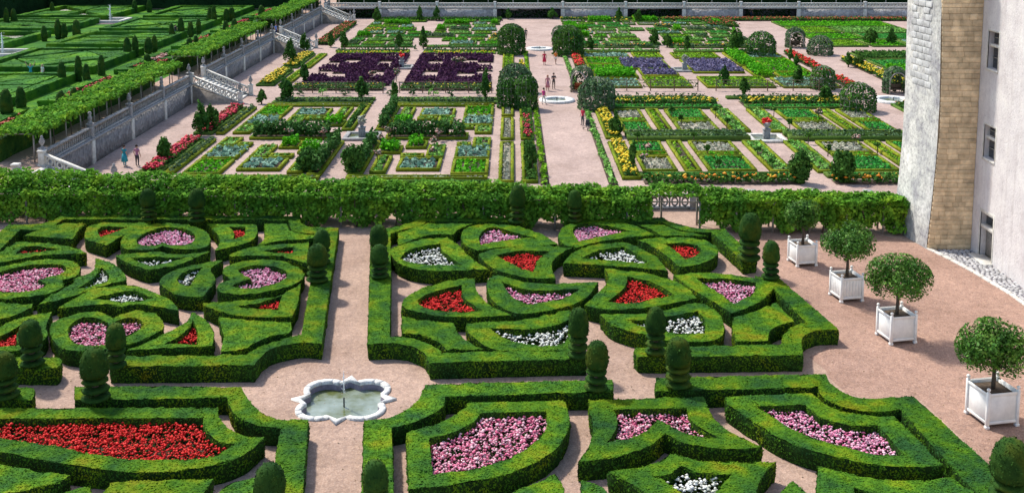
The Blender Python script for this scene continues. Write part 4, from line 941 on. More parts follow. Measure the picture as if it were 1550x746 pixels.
for ci,(x0,x1) in enumerate(LX):
    for ri,(y0,y1) in enumerate(LY):
        if ci == 2 and ri < 2: continue
        if ci == 1 and ri == 0: x0_, = (max(x0,-50),)
        root = empty('box_parterre', ((x0+x1)/2,(y0+y1)/2,0)); C = kill(((x0+x1)/2,(y0+y1)/2,0))
        tag(root, f'clipped green box pattern, {col_txt[ci]}, {row_txt[ri]}', 'parterre', 'box parterres of the upper garden')
        R0 = rect(x0,x1,y0,y1); ring = [dense(R0,0.9)-C[:2], dense(inset(R0,1.0),0.9)-C[:2]]
        hedge_mesh(ring, 0.85 if ci else 0.55, leaf=0.2, dens=22, spacing=1.2, rough=0.02).build('border_hedge', 'lawn_box', root)
        IN = inset(R0, 1.35); a,b,c,d = IN; m = IN.mean(0); pat = (ci*2+ri) % 3
        mid = lambda p,q,t=0.5: p+(q-p)*t
        if pat == 0: cells = [(a,mid(a,b),m),(mid(a,b),b,m),(b,mid(b,c),m),(mid(b,c),c,m),(c,mid(c,d),m),(mid(c,d),d,m),(d,mid(d,a),m),(mid(d,a),a,m)]
        elif pat == 1:
            e = [mid(a,b),mid(b,c),mid(c,d),mid(d,a)]; cells = [(a,e[0],e[3]),(b,e[1],e[0]),(c,e[2],e[1]),(d,e[3],e[2]),(e[0],m,e[3]),(e[0],e[1],m),(e[1],e[2],m),(e[2],e[3],m)]
        else:
            n_ = 5; cells = []
            for i in range(n_):
                p,q = mid(a,d,i/n_), mid(b,c,i/n_); r_,s_ = mid(b,c,(i+1)/n_), mid(a,d,(i+1)/n_); t = 0.35+0.3*(i%2)
                cells += [(p,mid(p,q,t),mid(s_,r_,1-t),s_),(mid(p,q,t),q,r_,mid(s_,r_,1-t))]
        for i,cell in enumerate(cells):
            P = np.array(cell); 
            if 0.5*np.sum(P[:,0]*np.roll(P[:,1],-1)-np.roll(P[:,0],-1)*P[:,1]) < 0: P = P[::-1]
            P = inset(P, 0.2); flower = ci == 0 and i % 3 != 2
            dn = dense(P,0.9)-C[:2]
            if flower:
                Q = in_poly_points(dn, 14); MB().blobs(np.column_stack([Q, 0.55+0.25*rng.random(len(Q))]), 0.26).build('blossoms', random.choice(['brick_bloom','brick_bloom','crimson_bloom','rose_bloom']), root)['kind'] = 'stuff'
                Q = in_poly_points(dn, 12); MB().leaves(np.column_stack([Q, 0.2+0.15*rng.random(len(Q))]), np.tile((0,0,1.),(len(Q),1)), 0.3).build('leaves', 'bed_leaf', root)['kind'] = 'stuff'
            else:
                mt = 'leek' if (ci > 0 and random.random() < 0.10) else 'lawn_box'
                hedge_mesh([dn], random.choice([0.62,0.7,0.76]) if mt == 'lawn_box' else 0.3, leaf=0.2, dens=16, spacing=1.3, rough=0.02).build('hedge_panel', mt, root)
        MB().box(x0-C[0]+1.0,x1-C[0]-1.0,y0-C[1]+1.0,y1-C[1]-1.0,-0.02,0.03).build('soil', 'soil', root)
# grass walks of the upper garden
lw = MB().add([(-84,75.6,0.006),(-36.9,75.6,0.006),(-36.9,189.4,0.006),(-84,189.4,0.006)], [(0,1,2,3)]).build('upper_walks', 'lawn_box'); tag(lw, kind='structure')
yews = [(10,33,20,8),(21,32,18,9),(79,17,13,7),(67,55,15,9),(88,52,22,10),(97,52,16,10),(116,53,22,12),(193,80,22,12),(119,113,28,11),(154,112,28,11),(94,119,25,12),(131,118,21,11),
 (10,168,33,19),(32,160,28,15),(93,167,29,17),(113,160,27,15),(204,14,13,8),(226,13,13,8),(205,78,23,10),(225,77,20,12),(234,72,18,9),(260,53,17,8),(274,49,22,10),(289,52,19,9),(301,47,18,8),
 (318,29,17,8),(324,31,22,8),(343,28,14,9),(351,27,15,9),(342,49,17,10),(355,44,15,10),(287,76,18,11),(297,73,18,9),(223,97,15,12),(396,26,17,11)]
ysmall = {}
for i,(u,v,h,w) in enumerate(yews):
    X, Y = at(u,v,0.7); H = h*px_m(Y)*1.05+0.7; Wd = w*px_m(Y)/2
    root = empty('yew_topiary', (X,Y,0)); 
    near = [t for t in ((165,30,'the far fountain'),(8,82,'the left fountain'),(56,112,'the two walkers'),(272,48,'the couple in white'))]
    nm = min(near, key=lambda t: abs(t[0]-u)+2*abs(t[1]-v)); size = 'stout' if w >= 15 else 'tall slim' if h > 2.1*w else 'squat' if h < 1.6*w else 'oval'
    zone = 'by the terrace pergola' if X > -43.5 else 'on the yew row' if X > -60 else 'before the far dark hedge' if Y > 160 else 'beyond the fountains'
    tag(root, f'{size} dark yew cone {zone}, nearest {nm[2]}', 'topiary', 'yew cones of the upper garden')
    mb = MB(); mb.lathe([(Wd*0.75,0.0),(Wd*0.95,H*0.10),(Wd*0.62,H*0.16),(Wd*0.95,H*0.22)]+[(Wd*math.cos(a)**0.8, H*(0.3+0.7*math.sin(a))) for a in np.linspace(0,1.5,7)], seg=14, wob=0.02)
    P, N = mb.scatter(40); mb.leaves(P+N*rng.uniform(-0.03,0.06,len(P))[:,None], N, 0.18); mb.build('clipped_crown', 'yew', root)
    MB().tube([(0,0,-0.02),(0,0,H*0.4)], 0.1, 6).build('trunk', 'bark', root)
for (u,v,lab) in ((167,33,'square stone fountain basin with a tall jet near the far hedge'),(4,83,'square stone fountain basin with a jet, cut by the photograph edge')):
    X, Y = at(u,v,0); root = empty('fountain_basin', (X,Y,0)); tag(root, lab, 'fountain', 'fountains of the upper garden')
    s = 2.6
    for k in range(4):
        M = Matrix.Rotation(k*math.pi/2,4,'Z'); MB().bevbox(-s,s-0.5,-s,-s+0.5,0,0.42,0.03,M=M).build('stone_rim', 'rose_stone' if 'rose_stone' in MATS else 'limestone', root)
    MB().box(-s+0.5,s-0.5,-s+0.5,s-0.5,0.0,0.12).build('water', 'water', root)
    mb = MB().tube([(0,0,0.1),(0.02,0,1.4),(0,0,2.6)], [0.14,0.10,0.04], 7); mb.blobs(np.column_stack([rng.normal(0,0.14,60),rng.normal(0,0.14,60),rng.uniform(0.2,2.7,60)]), 0.12); mb.build('water_jet', 'water_jet', root)
    MB().box(-4.2,4.2,-4.2,4.2,-0.02,0.012).build('apron', 'path_dust', root)
# dark clipped hedges closing the view
def big_hedge(x0,x1,y0,y1,h,label,mat='far_hedge',z=0,dens=9,leaf=0.4):
    o,_ = settle(hedge_mesh([rect(x0,x1,y0,y1,1.6)], h, leaf=leaf, dens=dens, spacing=2.2, rough=0.12, z0=z), 'clipped_hedge', mat); return tag(o, label, 'hedge', 'tall dark hedges round the gardens')
big_hedge(-120,-35.2,190.2,194,6.5,'tall dark clipped hedge closing the upper garden')
big_hedge(-90,-82.5,140,190,6.5,'tall dark hedge along the left side of the upper garden')
big_hedge(-33,95,200.5,205,7.5,'tall dark hedge behind the back balustrade')
bp = empty('back_pergola', (0,197.5,0)); tag(bp, 'row of pale slender pergola posts with vines behind the back balustrade', 'pergola')
for i in range(27):
    MB().tube([(-32+i*4.6,0,-0.02),(-32+i*4.6,0,2.9)], 0.07, 5).build('post', 'white_marble', bp)
MB().tube([(-32,0,2.9),(-32+26*4.6,0,2.9)], 0.08, 5).build('beam', 'wood_grey', bp)
kt = 9000; P = np.column_stack([rng.uniform(-33,90,kt), rng.uniform(-1.6,1.6,kt), 3.0+rng.uniform(-0.3,0.3,kt)]); MB().leaves(P, np.tile((0,0,1.),(kt,1)), 0.4, aspect=0.8).build('foliage', 'vine', bp)

# ------------------------------------------------------------------ kitchen garden beds
CROPS = dict(lettuce=('lettuce',0.26,0.26,14,'bright green lettuces'), lime=('lime',0.24,0.2,16,'yellow-green salad'), cabbage=('cabbage',0.34,0.26,12,'blue-green cabbages'),
 leek=('leek',0.22,0.14,16,'pale grey-green seedlings'), carrot=('carrot',0.2,0.24,26,'dark green carrot tops'), chard=('chard',0.28,0.26,14,'light green chard'),
 tomato=('tomato',0.3,1.3,46,'tall dark bushy plants'), purple=('purple_leaf',0.27,0.40,34,'purple cabbages'), violet=('violet_leek',0.3,0.4,20,'violet-grey leeks'),
 herb=('rose_leaf',0.22,0.5,30,'grey-green herbs'), bush=('lettuce',0.28,0.8,34,'bushy bright green foliage'), border=('tree_leaf',0.25,0.5,26,'mixed green border plants'))
NBED = {}
def bed(x0,x1,y0,y1,crop,sq,flower=None,edge='edging',eh=0.24,ew=0.24,fdens=9,stuffing=1.0):
    x0,x1,y0,y1 = x0*1.0076,x1*1.0076,true_y(y0),true_y(y1)
    cx,cy = (x0+x1)/2,(y0+y1)/2; root = empty('garden_bed', (cx,cy,PZ)); w,l = (x1-x0)/2,(y1-y0)/2
    mat,size,h,dens,txt = CROPS[crop]; shape = 'long narrow' if max(w,l) > 3*min(w,l) else 'square' if max(w,l) < 1.35*min(w,l) else 'oblong'
    txt = flower[1] if flower else txt
    tag(root, f'{shape} bed of {txt}, {sq}', 'garden bed', 'kitchen garden beds')
    e = MB()
    if edge:
        for a,b,c,d in ((-w,w,-l,-l+ew),(-w,w,l-ew,l),(-w,-w+ew,-l+ew,l-ew),(w-ew,w,-l+ew,l-ew)): e.box(a,b,c,d,-0.02,eh*(1+0.06*random.random()))
        P,N = e.scatter(26); k = P[:,2] > 0.03; e.leaves(P[k]+N[k]*rng.uniform(-0.02,0.04,k.sum())[:,None], N[k], 0.13); e.build('box_edging', edge, root)
    i = ew if edge else 0
    MB().box(-w+i,w-i,-l+i,l-i,-0.03,0.05).build('soil', 'dry_soil' if crop == 'leek' else 'soil', root)
    # plants set out in rows
    sp = 1/math.sqrt(dens/5.0); xs = np.arange(-w+i+sp*0.5, w-i, sp); ys_ = np.arange(-l+i+sp*0.5, l-i, sp)
    if not len(xs): xs = np.array([0.0])
    if not len(ys_): ys_ = np.array([0.0])
    G = np.stack(np.meshgrid(xs,ys_),-1).reshape(-1,2); G = G+rng.normal(0,sp*0.10,G.shape); G = G[rng.random(len(G)) < 0.95*stuffing]
    nl = 12 if h < 0.5 else 18; k = len(G)*nl
    if k:
        C3 = np.repeat(np.column_stack([G,np.full(len(G),0.06)]),nl,0); th = rng.uniform(0,6.283,k); rr = sp*0.42*np.sqrt(rng.random(k)); zz = h*rng.uniform(0.25,1.0,k)*np.repeat(rng.uniform(0.8,1.15,len(G)),nl)
        P = C3+np.column_stack([rr*np.cos(th),rr*np.sin(th),zz]); N = np.column_stack([np.cos(th)*0.5,np.sin(th)*0.5,np.full(k,0.9)])
        MB().leaves(P,N,size,flat=0.9,aspect=0.75).build('crop', mat, root)['kind'] = 'stuff'
    if flower:
        Q = np.column_stack([rng.uniform(-w+i,w-i,int(4*w*l*fdens)), rng.uniform(-l+i,l-i,int(4*w*l*fdens))]); MB().blobs(np.column_stack([Q,h*0.8+0.2*rng.random(len(Q))]),0.24).build('blossoms', flower[0], root)['kind'] = 'stuff'
    return root
RED=('crimson_bloom','red flowers'); YEL=('yellow_bloom','yellow marigolds'); ORG=('orange_bloom','orange and yellow flowers'); SCA=('red_bloom','scarlet flowers'); BRK=('brick_bloom','brick-red flowers')
random.seed(31)
quad = lambda sx,sy: ('wall' if sx < 0 else 'path')+' side, '+('pergola' if sy < 0 else 'far')+' half'
quad2 = lambda sx,sy: ('path' if sx < 0 else 'tower')+' side, '+('pergola' if sy < 0 else 'far')+' half'
# --- near left square, four-fold pattern round the stone pedestal
cx,cy = -13.2,93.2; SQ = 'in the stone pedestal square'
quart = [(8.6,11.4,8.9,13.5,'lettuce'),(8.6,11.4,4.5,8.5,'cabbage'),(9.9,11.4,1.0,4.1,'chard'),(8.6,9.75,2.9,4.1,'chard'),(4.4,7.7,8.6,12.2,'cabbage'),(6.3,7.7,4.0,8.3,'chard'),(4.3,6.15,7.0,8.2,'chard'),
         (2.2,4.2,4.2,6.6,'bush'),(2.5,3.7,7.8,13.0,'chard'),(1.0,2.05,2.4,13.7,'tomato'),(1.0,11.4,14.0,14.9,'leek')]
for sx in (-1,1):
    for sy in (-1,1):
        for a,b,c,d,cr in quart:
            if cr == 'tomato' and sx < 0 and sy > 0: cr = 'border'
            X = sorted((cx+sx*a,cx+sx*b)); Yv = sorted((cy+sy*c,cy+sy*d)); bed(*X,*Yv,cr,'stone pedestal square, '+quad(sx,sy))
    X = sorted((cx+sx*2.3,cx+sx*9.4)); bed(*X,92.0,94.1,'tomato',SQ)
    X = sorted((cx+sx*4.4,cx+sx*6.1)); bed(*X,88.4,90.9,'bush',SQ)
# --- near right square round the red-flowered urn
cx,cy = 22.1,92.9; SQ = 'in the red-flowered urn square'
for sx in (-1,1):
    for sy in (-1,1):
        for a,b,c,d,cr in [(0.9,2.6,2.0,12.4,'chard'),(3.6,7.2,2.1,6.2,'A'),(9.6,12.2,2.1,6.2,'B'),(3.6,7.2,7.6,12.2,'B'),(9.6,12.2,7.6,12.2,'A'),(7.8,9.0,1.9,12.4,'lime'),(3.6,7.2,6.45,7.35,'lettuce'),(9.6,12.2,6.45,7.35,'lettuce')]:
            cr = {'A':'leek','B':'carrot'}.get(cr,cr); X = sorted((cx+sx*a,cx+sx*b)); Yv = sorted((cy+sy*c,cy+sy*d)); bed(*X,*Yv,cr,'red urn square, '+quad2(sx,sy))
    for s2 in (-1,1):
        X = sorted((cx+sx*1.7,cx+sx*12.2)); Yv = sorted((cy+s2*0.25,cy+s2*1.35)); bed(*X,*Yv,'herb','red urn square, '+quad2(sx,s2),edge='edging_dark',eh=0.4)
    X = sorted((cx+sx*1.2,cx+sx*12.6)); bed(*X,106.0,107.6,'carrot','by the rail fence',edge='edging_dark'); bed(*X,107.8,110.2,'border','by the rail fence',YEL,edge=None,fdens=5)
    bed(*X,79.0,80.1,'carrot','along the pergola wall',edge='edging_dark')
for x0,x1,t in ((9.6,20.8,'path end'),(23.4,34.0,'tower end')): bed(x0,x1,77.2,78.5,'border','under the pergola wall, '+t,ORG,edge=None,fdens=5)
for x0,x1,t in ((-24.6,-14.2,'wall end'),(-12.2,-1.8,'path end')): bed(x0,x1,76.6,77.7,'chard','under the pergola wall, '+t,edge='edging_dark')
# --- planting strips along the cross paths
for x0,x1,t in ((-24.4,-14.2,'wall end'),(-12.2,-1.6,'path end')):
    bed(x0,x1,108.6,109.7,'herb','along the near cross path, '+t,edge='edging_dark'); bed(x0,x1,110.4,111.6,'chard','along the near cross path, '+t,edge='edging_dark')
    bed(x0,x1,148.0,149.0,'herb','along the far cross path, '+t,edge='edging_dark'); bed(x0,x1,152.4,153.8,'carrot','along the far cross path, '+t,edge='edging_dark')
for x0,x1,t in ((9.0,20.4,'path end'),(22.4,36.4,'tower end')):
    bed(x0,x1,111.4,112.4,'herb','before the rail fence, '+t,edge='edging_dark'); bed(x0,x1,147.4,148.8,'chard','along the far cross path, '+t,edge='edging_dark'); bed(x0,x1,151.8,153.6,'herb','along the far cross path, '+t,ORG,edge='edging_dark',fdens=2)
# --- strips beside the main path
ST = 'in the strip left of the main path'
for a,b in ((77.5,90.5),(91.8,101),(102.2,107.5)):
    bed(-1.0,0.15,a,b,'leek',ST); bed(0.75,1.9,a,b,'border',ST,RED if a == 91.8 else None,fdens=7)
bed(2.05,2.7,77,108.3,'lime','lining the main path',edge=None); bed(7.0,7.65,77,108.3,'chard','lining the main path',edge=None)
for a,b in ((78.5,90.6),(92.2,105.6)): bed(8.1,9.5,a,b,'border','beside the main path',YEL,fdens=14)
for a,b in ((80.0,91.6),(94.0,106.2)):
    bed(-28.0,-26.3,a,b,'border','under the left wall walk',RED,fdens=22,edge='edging_dark'); bed(-26.0,-25.3,a,b,'herb','under the left wall walk',edge='edging')
# --- middle left: purple cabbages with sand squares
SQ = 'in the purple square'; cx,cy = -13.0,132.0
bed(-24.0,-14.2,116.6,118.6,'border','before the purple square',YEL,edge=None,fdens=2); bed(-12.2,-2.2,116.6,118.6,'border','before the purple square',YEL,edge=None,fdens=2)
bed(-24.0,-14.2,145.6,147.2,'lime','behind the purple square',YEL,edge=None,fdens=4); bed(-12.2,-2.2,145.6,147.2,'lime','behind the purple square',YEL,edge=None,fdens=4)
for sx in (-1,1):
    for sy in (-1,1):
        for a,b,c,d in [(0.8,2.2,0.5,12.2),(2.2,4.2,0.5,2.2),(2.2,4.2,6.6,9.0),(2.2,4.2,11.2,12.2),(4.2,6.4,0.5,12.2),(6.4,8.6,0.5,3.6),(6.4,8.6,7.6,12.2),(8.6,10.6,0.5,1.8),(8.6,10.6,5.6,12.2)]:
            X = sorted((cx+sx*a,cx+sx*b)); Yv = sorted((cy+sy*c,cy+sy*d)); bed(*X,*Yv,'purple','purple square, '+quad(sx,sy),edge=None)
for a,b in ((119.5,130.5),(132.5,145)):
    bed(-28.6,-26.6,a,b,'border','left of the purple square',YEL,fdens=12,edge='edging_dark'); bed(-26.1,-25.0,a,b,'lime','left of the purple square',edge='edging')
    bed(-1.2,0.2,a,b,'lime','right of the purple square')
bed(0.9,1.5,128,137,'border','by the far arbours',YEL,fdens=14,edge=None); bed(1.6,2.2,118,147,'lime','lining the main path',edge=None); bed(6.8,7.4,118,147,'chard','lining the main path',edge=None)
bed(7.9,9.0,133,145,'border','beside the far main path',SCA,fdens=24,edge=None)
# --- middle right: violet leeks, salads
SQ = 'in the square with violet leeks'; cx,cy = 20.8,131.6
for x0,x1,y0,y1,cr in [(9.4,15.6,141.4,146,'cabbage'),(16.2,20.0,141,146,'lime'),(21.5,27.5,141,146,'lime'),(9.4,15.2,135.6,140.6,'lettuce'),(9.4,14.8,129.8,135,'lettuce'),(13.6,19.6,131.6,140,'violet'),(15.4,19.8,126.2,131.2,'violet'),
   (21.8,28.0,128.6,139.6,'violet'),(28.6,31.0,134,146,'bush'),(31.4,36.0,141,146,'cabbage'),(31.4,36.0,129.0,140.4,'lettuce'),(9.6,14.8,124.6,129.0,'bush'),(15.2,20.0,118.2,125.4,'lime'),(21.6,29.2,118.2,125.4,'lime'),(9.4,14.4,118.2,123.8,'cabbage'),(30.0,36.4,118.2,124.6,'cabbage'),(28.6,31.0,125.4,133,'bush'),(31.4,36.2,125.2,128.4,'lettuce')]:
    bed(x0,x1,y0,y1,cr,SQ)
for a,b in ((119,124),(127,133),(134,139),(140,146)): bed(37.0,38.3,a,b,'border','right of the violet leek square',SCA,fdens=22,edge=None)
# --- far squares: many small green beds
for nm,X0,X1 in (('in the far green left square',-24.0,-1.6),('in the far green right square',8.6,36.0)):
    for yi,y0 in enumerate(np.arange(155.0,186,4.4)):
        x = X0
        while x < X1-1.2:
            w = random.uniform(2.0,5.5); w = min(w, X1-x)
            cr = random.choice(['cabbage','chard','chard','carrot','herb','lettuce','bush','carrot','leek','lime'])
            if abs((x+w/2)-(-13)) > 1.4 and abs((x+w/2)-21.5) > 1.2: bed(x,x+w-0.5,y0,y0+random.uniform(2.4,3.7),cr,nm,(ORG if random.random() < 0.06 else None),edge='edging_dark',fdens=3)
            x += w
    bed(X0,X1,188.2,190.2,'border','along the back wall',YEL if X0 > 0 else None,edge=None,fdens=2)
bed(-28.6,-26.6,155,183,'border','under the far left wall',BRK,fdens=9,edge=None)
bed(33,38,178,186,'border','near the far arbour',BRK,fdens=4,edge=None)
# --- right-hand squares beyond the side path
SQ = 'beyond the side path'
for x0,x1,y0,y1,cr in [(46,52,117.8,124,'lettuce'),(52.6,58,117.8,124,'border'),(45.6,51,125,132,'bush'),(51.6,59,125,132,'lettuce'),(46,53,133,139,'carrot'),(53.6,60,133,139,'chard'),(46,60,140,146,'border'),
   (45,51,153,160,'lime'),(51.6,57,153,160,'lettuce'),(57.6,64,153,160,'cabbage'),(45,53,161,168,'lettuce'),(53.6,64,161,168,'carrot'),(45,52,169,177,'lime'),(52.6,64,169,177,'chard'),(45,64,178,186,'lettuce')]:
    bed(x0,x1,y0,y1,cr,SQ,edge='edging_dark')
for a,b in ((117.5,127),(128,140)): bed(42.8,44.6,a,b,'border','along the side path',YEL,fdens=13,edge=None)
bed(38.2,40.4,80.5,108,'border','behind the castle tower',ORG,fdens=10,edge='edging_dark'); bed(41,41.8,85,108,'herb','behind the castle tower',edge=None)
bed(27,70,187.6,190.6,'border','along the far end of the back wall',BRK,edge=None,fdens=8)

# ------------------------------------------------------------------ small trees, standards and shrubs of the kitchen garden
def tree(u,v,hpx,wpx,label,kind='pear',z=PZ,mat='tree_leaf',cat='tree',group='small trees of the kitchen garden',name='fruit_tree',bloom=None):
    X,Y = at(u,v,z); H = hpx*px_m(Y)*1.06; W = wpx*px_m(Y); root = empty(name,(X,Y,z)); tag(root,label,cat,group)
    if kind == 'pear': zc,rz_,tr = H*0.56,H*0.46,0.07
    elif kind == 'bush': zc,rz_,tr = H*0.52,H*0.50,0.05
    else: zc,rz_,tr = H*0.80,H*0.21,0.035
    t = MB().tube([(0,0,-0.03),(0.02,0,zc*0.6),(0,0.02,zc),(0,0,zc+rz_*0.6)],[tr*1.3,tr,tr*0.8,tr*0.3],6)
    if kind != 'std':
        for i in range(6):
            a = i*2.4; p = Vector((0,0,zc*(0.55+0.12*i))); t.tube([p,p+Vector((math.cos(a)*W*0.3,math.sin(a)*W*0.3,rz_*0.25))],[tr*0.5,tr*0.15],4)
    t.build('trunk','bark',root)
    n = int(max(160,min(2600,(W*W+W*H)*(230 if kind != 'bush' else 520)))); P,N = leaf_crown((0,0,zc),(W/2,W/2,rz_),n,0.2,clumps={'std':9,'bush':60}.get(kind,22),gap=0.42)
    if kind == 'pear': k = np.clip((P[:,2]-(zc-rz_))/(2*rz_),0,1); f = (1.12-0.85*np.clip(k-0.25,0,1)); P[:,0] *= f; P[:,1] *= f
    sz = 0.24 if kind != 'std' else 0.18; mb = MB().leaves(P,N,sz,flat=0.6,aspect=0.7); mb.build('crown',mat,root)
    if bloom:
        q = rng.choice(len(P),max(14,len(P)//4)); MB().blobs(P[q]*[1.03,1.03,1.0],0.17).build('blossoms',bloom,root)['kind']='stuff'
    return root
for u,v,h,w,t in [(304,206,52,23,'broad dark pear tree beside the nearer red flower strip'),(322,200,48,20,'pear tree right behind the broad one by the red strips'),(250,247,42,22,'pear tree at the pergola end of the left wall walk'),
  (434,155,37,24,'leafy pear tree at the foot of the middle stair'),(396,158,22,14,'small pear tree by the stair foot'),(548,152,33,20,'pear tree in front of the purple square by the cross path'),(597,152,28,12,'slim pear tree right of the cross path gap'),(735,152,44,14,'tall slim pear tree at the right corner of the purple square'),
  (461,82,30,15,'dark cone tree beside the second stair'),(439,99,38,20,'pear tree left of the yellow flower strip'),(461,127,32,13,'slim reddish pear tree at the left corner of the purple square'),(521,75,24,15,'round dark tree behind the purple square, left'),(604,75,26,14,'dark tree left of the gap behind the purple square'),(641,74,30,15,'dark tree right of the gap behind the purple square'),
  (501,72,22,12,'leafy tree in the far left green square'),(635,32,20,11,'slender tree left of the back wall gate'),(661,32,20,11,'slender tree right of the back wall gate'),(571,33,20,12,'rounded tree by the left back recess'),(937,34,20,12,'tree against the back wall beside a pale pilaster'),(966,34,20,12,'tree right of the pale back wall pilaster'),
  (836,29,15,16,'bushy tree at the far end of the main path'),(769,30,16,10,'tree left of the far end of the main path'),(805,263,44,24,'leafy shrub tree beside the red bed by the main path'),(930,206,36,25,'grey-leaved tree between the yellow beds'),(958,262,48,15,'slim grey pear tree at the corner of the near right square'),
  (1114,78,32,30,'round-headed tree beside the rose arbour right of the violet square'),(1096,130,30,15,'dark small tree in the salad beds'),(1126,147,27,18,'young tree leaning over the rail fence'),(1196,93,22,9,'narrow conical tree beside the scarlet bed'),(1205,102,18,9,'second narrow tree beside the scarlet bed'),(1208,130,30,15,'bluish pear tree at the end of the scarlet beds'),
  (1284,102,22,11,'slim tree by the yellow bed of the side path'),(1299,103,22,17,'rounded tree beside the slim one at the side path'),(1317,67,22,23,'clipped round tree beyond the side path'),(1349,69,24,17,'clipped tree beside the tower edge'),(1249,157,27,20,'grey tree at the rail fence end'),(1040,76,20,12,'dark tree beside the pale path stone'),(893,78,22,12,'tree by the far right arbour'),(990,68,24,16,'tree in the far right green square'),(1010,72,20,14,'shrub tree in the far right green square near the gap')]:
    tree(u,v,h,w,t)
for u,v,h,w,t in [(466,260,35,33,'clipped oval bush left of the pair above the pergola'),(534,263,41,34,'clipped oval bush, larger of the pair above the pergola'),(1210,277,46,32,'dark oval clipped bush above the pergola, left of its twin'),(1275,276,47,33,'dark oval clipped bush above the pergola, nearer the tower')]:
    tree(u,v,h,w,t,'bush',mat='tree_leaf',cat='bush',group='oval clipped bushes',name='clipped_bush')
roseL = [(438,213),(489,213),(588,212),(577,224),(571,246),(663,214),(657,227),(655,242),(563,125),(600,124),(700,106),(690,106)]
roseR = [(1016.5,180),(1083,179),(1100,195.5),(1004.5,166.5),(1031,191.6),(964.5,217),(1049.7,217),(980,235.5),(1070,237),(1087.7,258),(1168,257),(1146,238),(1155,166),(1171,179),(1238.7,182.6),(1195,198),(1223,218.7),(1219,168),(1253,237),(1295.5,221),(1327.7,232.6),(973,250)]
bl = {0:'rose_bloom',1:'rose_bloom',2:'rose_bloom',3:'rose_bloom',4:'rose_bloom'}
for i,(u,v) in enumerate(roseL): tree(u,v,19,12,'standard rose with salmon blooms by the stone pedestal square' if i < 8 else 'pale standard rose in the purple square','std',mat='rose_leaf',cat='rose tree',group='standard roses of the left squares',name='standard_rose',bloom='rose_bloom')
for i,(u,v) in enumerate(roseR):
    b = 'rose_bloom' if (u in (980,973,1238.7,1295.5)) else None
    tree(u,v,17,10 if not b else 15,('flowering standard rose with peach blooms' if b else 'small dark standard rose on a bare stem')+' round the red-flowered urn','std',mat='rose_leaf' if b else 'tree_leaf',cat='rose tree',group='standard roses of the near right square',name='standard_rose',bloom=b)

# ------------------------------------------------------------------ rose arbours
def arbour(u,v,wpx,hpx,label,openang=None,mat='rose_leaf',cover=1.0,z=PZ):
    X,Y = at(u,v,z); H = hpx*px_m(Y)*1.05; r = wpx*px_m(Y)/2; root = empty('rose_arbour',(X,Y,z)); tag(root,label,'arbour','rose arbours at the path crossings')
    h1 = H-r*0.95
    h1 = max(h1,H*0.35); rz_ = H-h1
    for i in range(8):
        a = i*math.pi/8; c_,s_ = math.cos(a),math.sin(a)
        pts = [(c_*r,s_*r,-0.02),(c_*r,s_*r,h1)]+[(c_*r*math.cos(t),s_*r*math.cos(t),h1+rz_*math.sin(t)) for t in np.linspace(0.2,math.pi-0.2,11)]+[(-c_*r,-s_*r,h1),(-c_*r,-s_*r,-0.02)]
        if openang is not None:
            d0 = abs((a-openang+math.pi)%(2*math.pi)-math.pi); d1 = abs((a+math.pi-openang+math.pi)%(2*math.pi)-math.pi)
            if min(d0,d1) < 0.55: continue
        MB().tube(pts,0.035,4).build('hoop','wood_grey',root)
    for zz in (0.6,1.4,h1):
        pts = [(r*math.cos(t),r*math.sin(t),zz) for t in np.linspace((openang or 0)+0.75,(openang or 0)+2*math.pi-0.75,20)]; MB().tube(pts,0.03,4).build('ring','wood_grey',root)
    if openang is not None:
        pts = []; 
        for t in np.linspace(0,math.pi,13): 
            y_ = math.cos(t)*r*0.72; pts.append((r*0.78,y_,max(0,h1*0.75)+math.sin(t)*rz_*0.9))
        pts = [(r*0.78,r*0.72,-0.02)]+pts+[(r*0.78,-r*0.72,-0.02)]
        ca,sa = math.cos(openang),math.sin(openang); MB().tube([(x*ca-y*sa,x*sa+y*ca,zz) for x,y,zz in pts],0.08,5).build('arch_frame','wood_grey',root)
    n = int((2*math.pi*r*h1+2*math.pi*r*rz_)*120*cover); th = rng.uniform(0,6.283,n); q = rng.random(n)*(h1+rz_*1.1)
    low = q < h1; s_ = np.clip((q-h1)/(rz_*1.1),0,1); el = np.where(low,0,np.arcsin(s_)); rad = r*np.cos(el)*(1+rng.normal(0,0.05,n)); zz = np.where(low,q,h1+rz_*np.sin(el))
    keep = np.ones(n,bool)
    if openang is not None:
        d = np.abs((th-openang+math.pi)%(2*math.pi)-math.pi); keep &= ~((d < 0.72) & (zz < h1+rz_*0.62))
    clump = np.sin(th*5+zz*2.1)+np.sin(zz*4-th*3)+rng.normal(0,0.6,n); keep &= clump > -1.3
    P = np.column_stack([rad*np.cos(th),rad*np.sin(th),zz])[keep]; N = np.column_stack([np.cos(th)*np.cos(el),np.sin(th)*np.cos(el),np.sin(el)+0.2])[keep]
    MB().leaves(P,N,0.26,flat=0.8,aspect=0.7).build('climbing_roses',mat,root)
    if openang is not None: 
        MB().box(-0.8,0.8,-0.25,0.25,0.35,0.45).build('bench_seat','bench_red' if u < 900 else 'wood_brown',root); MB().box(-0.8,0.8,0.2,0.26,0.46,0.95).build('bench_back','bench_red' if u < 900 else 'wood_brown',root)
    return root
S_ = -math.pi/2
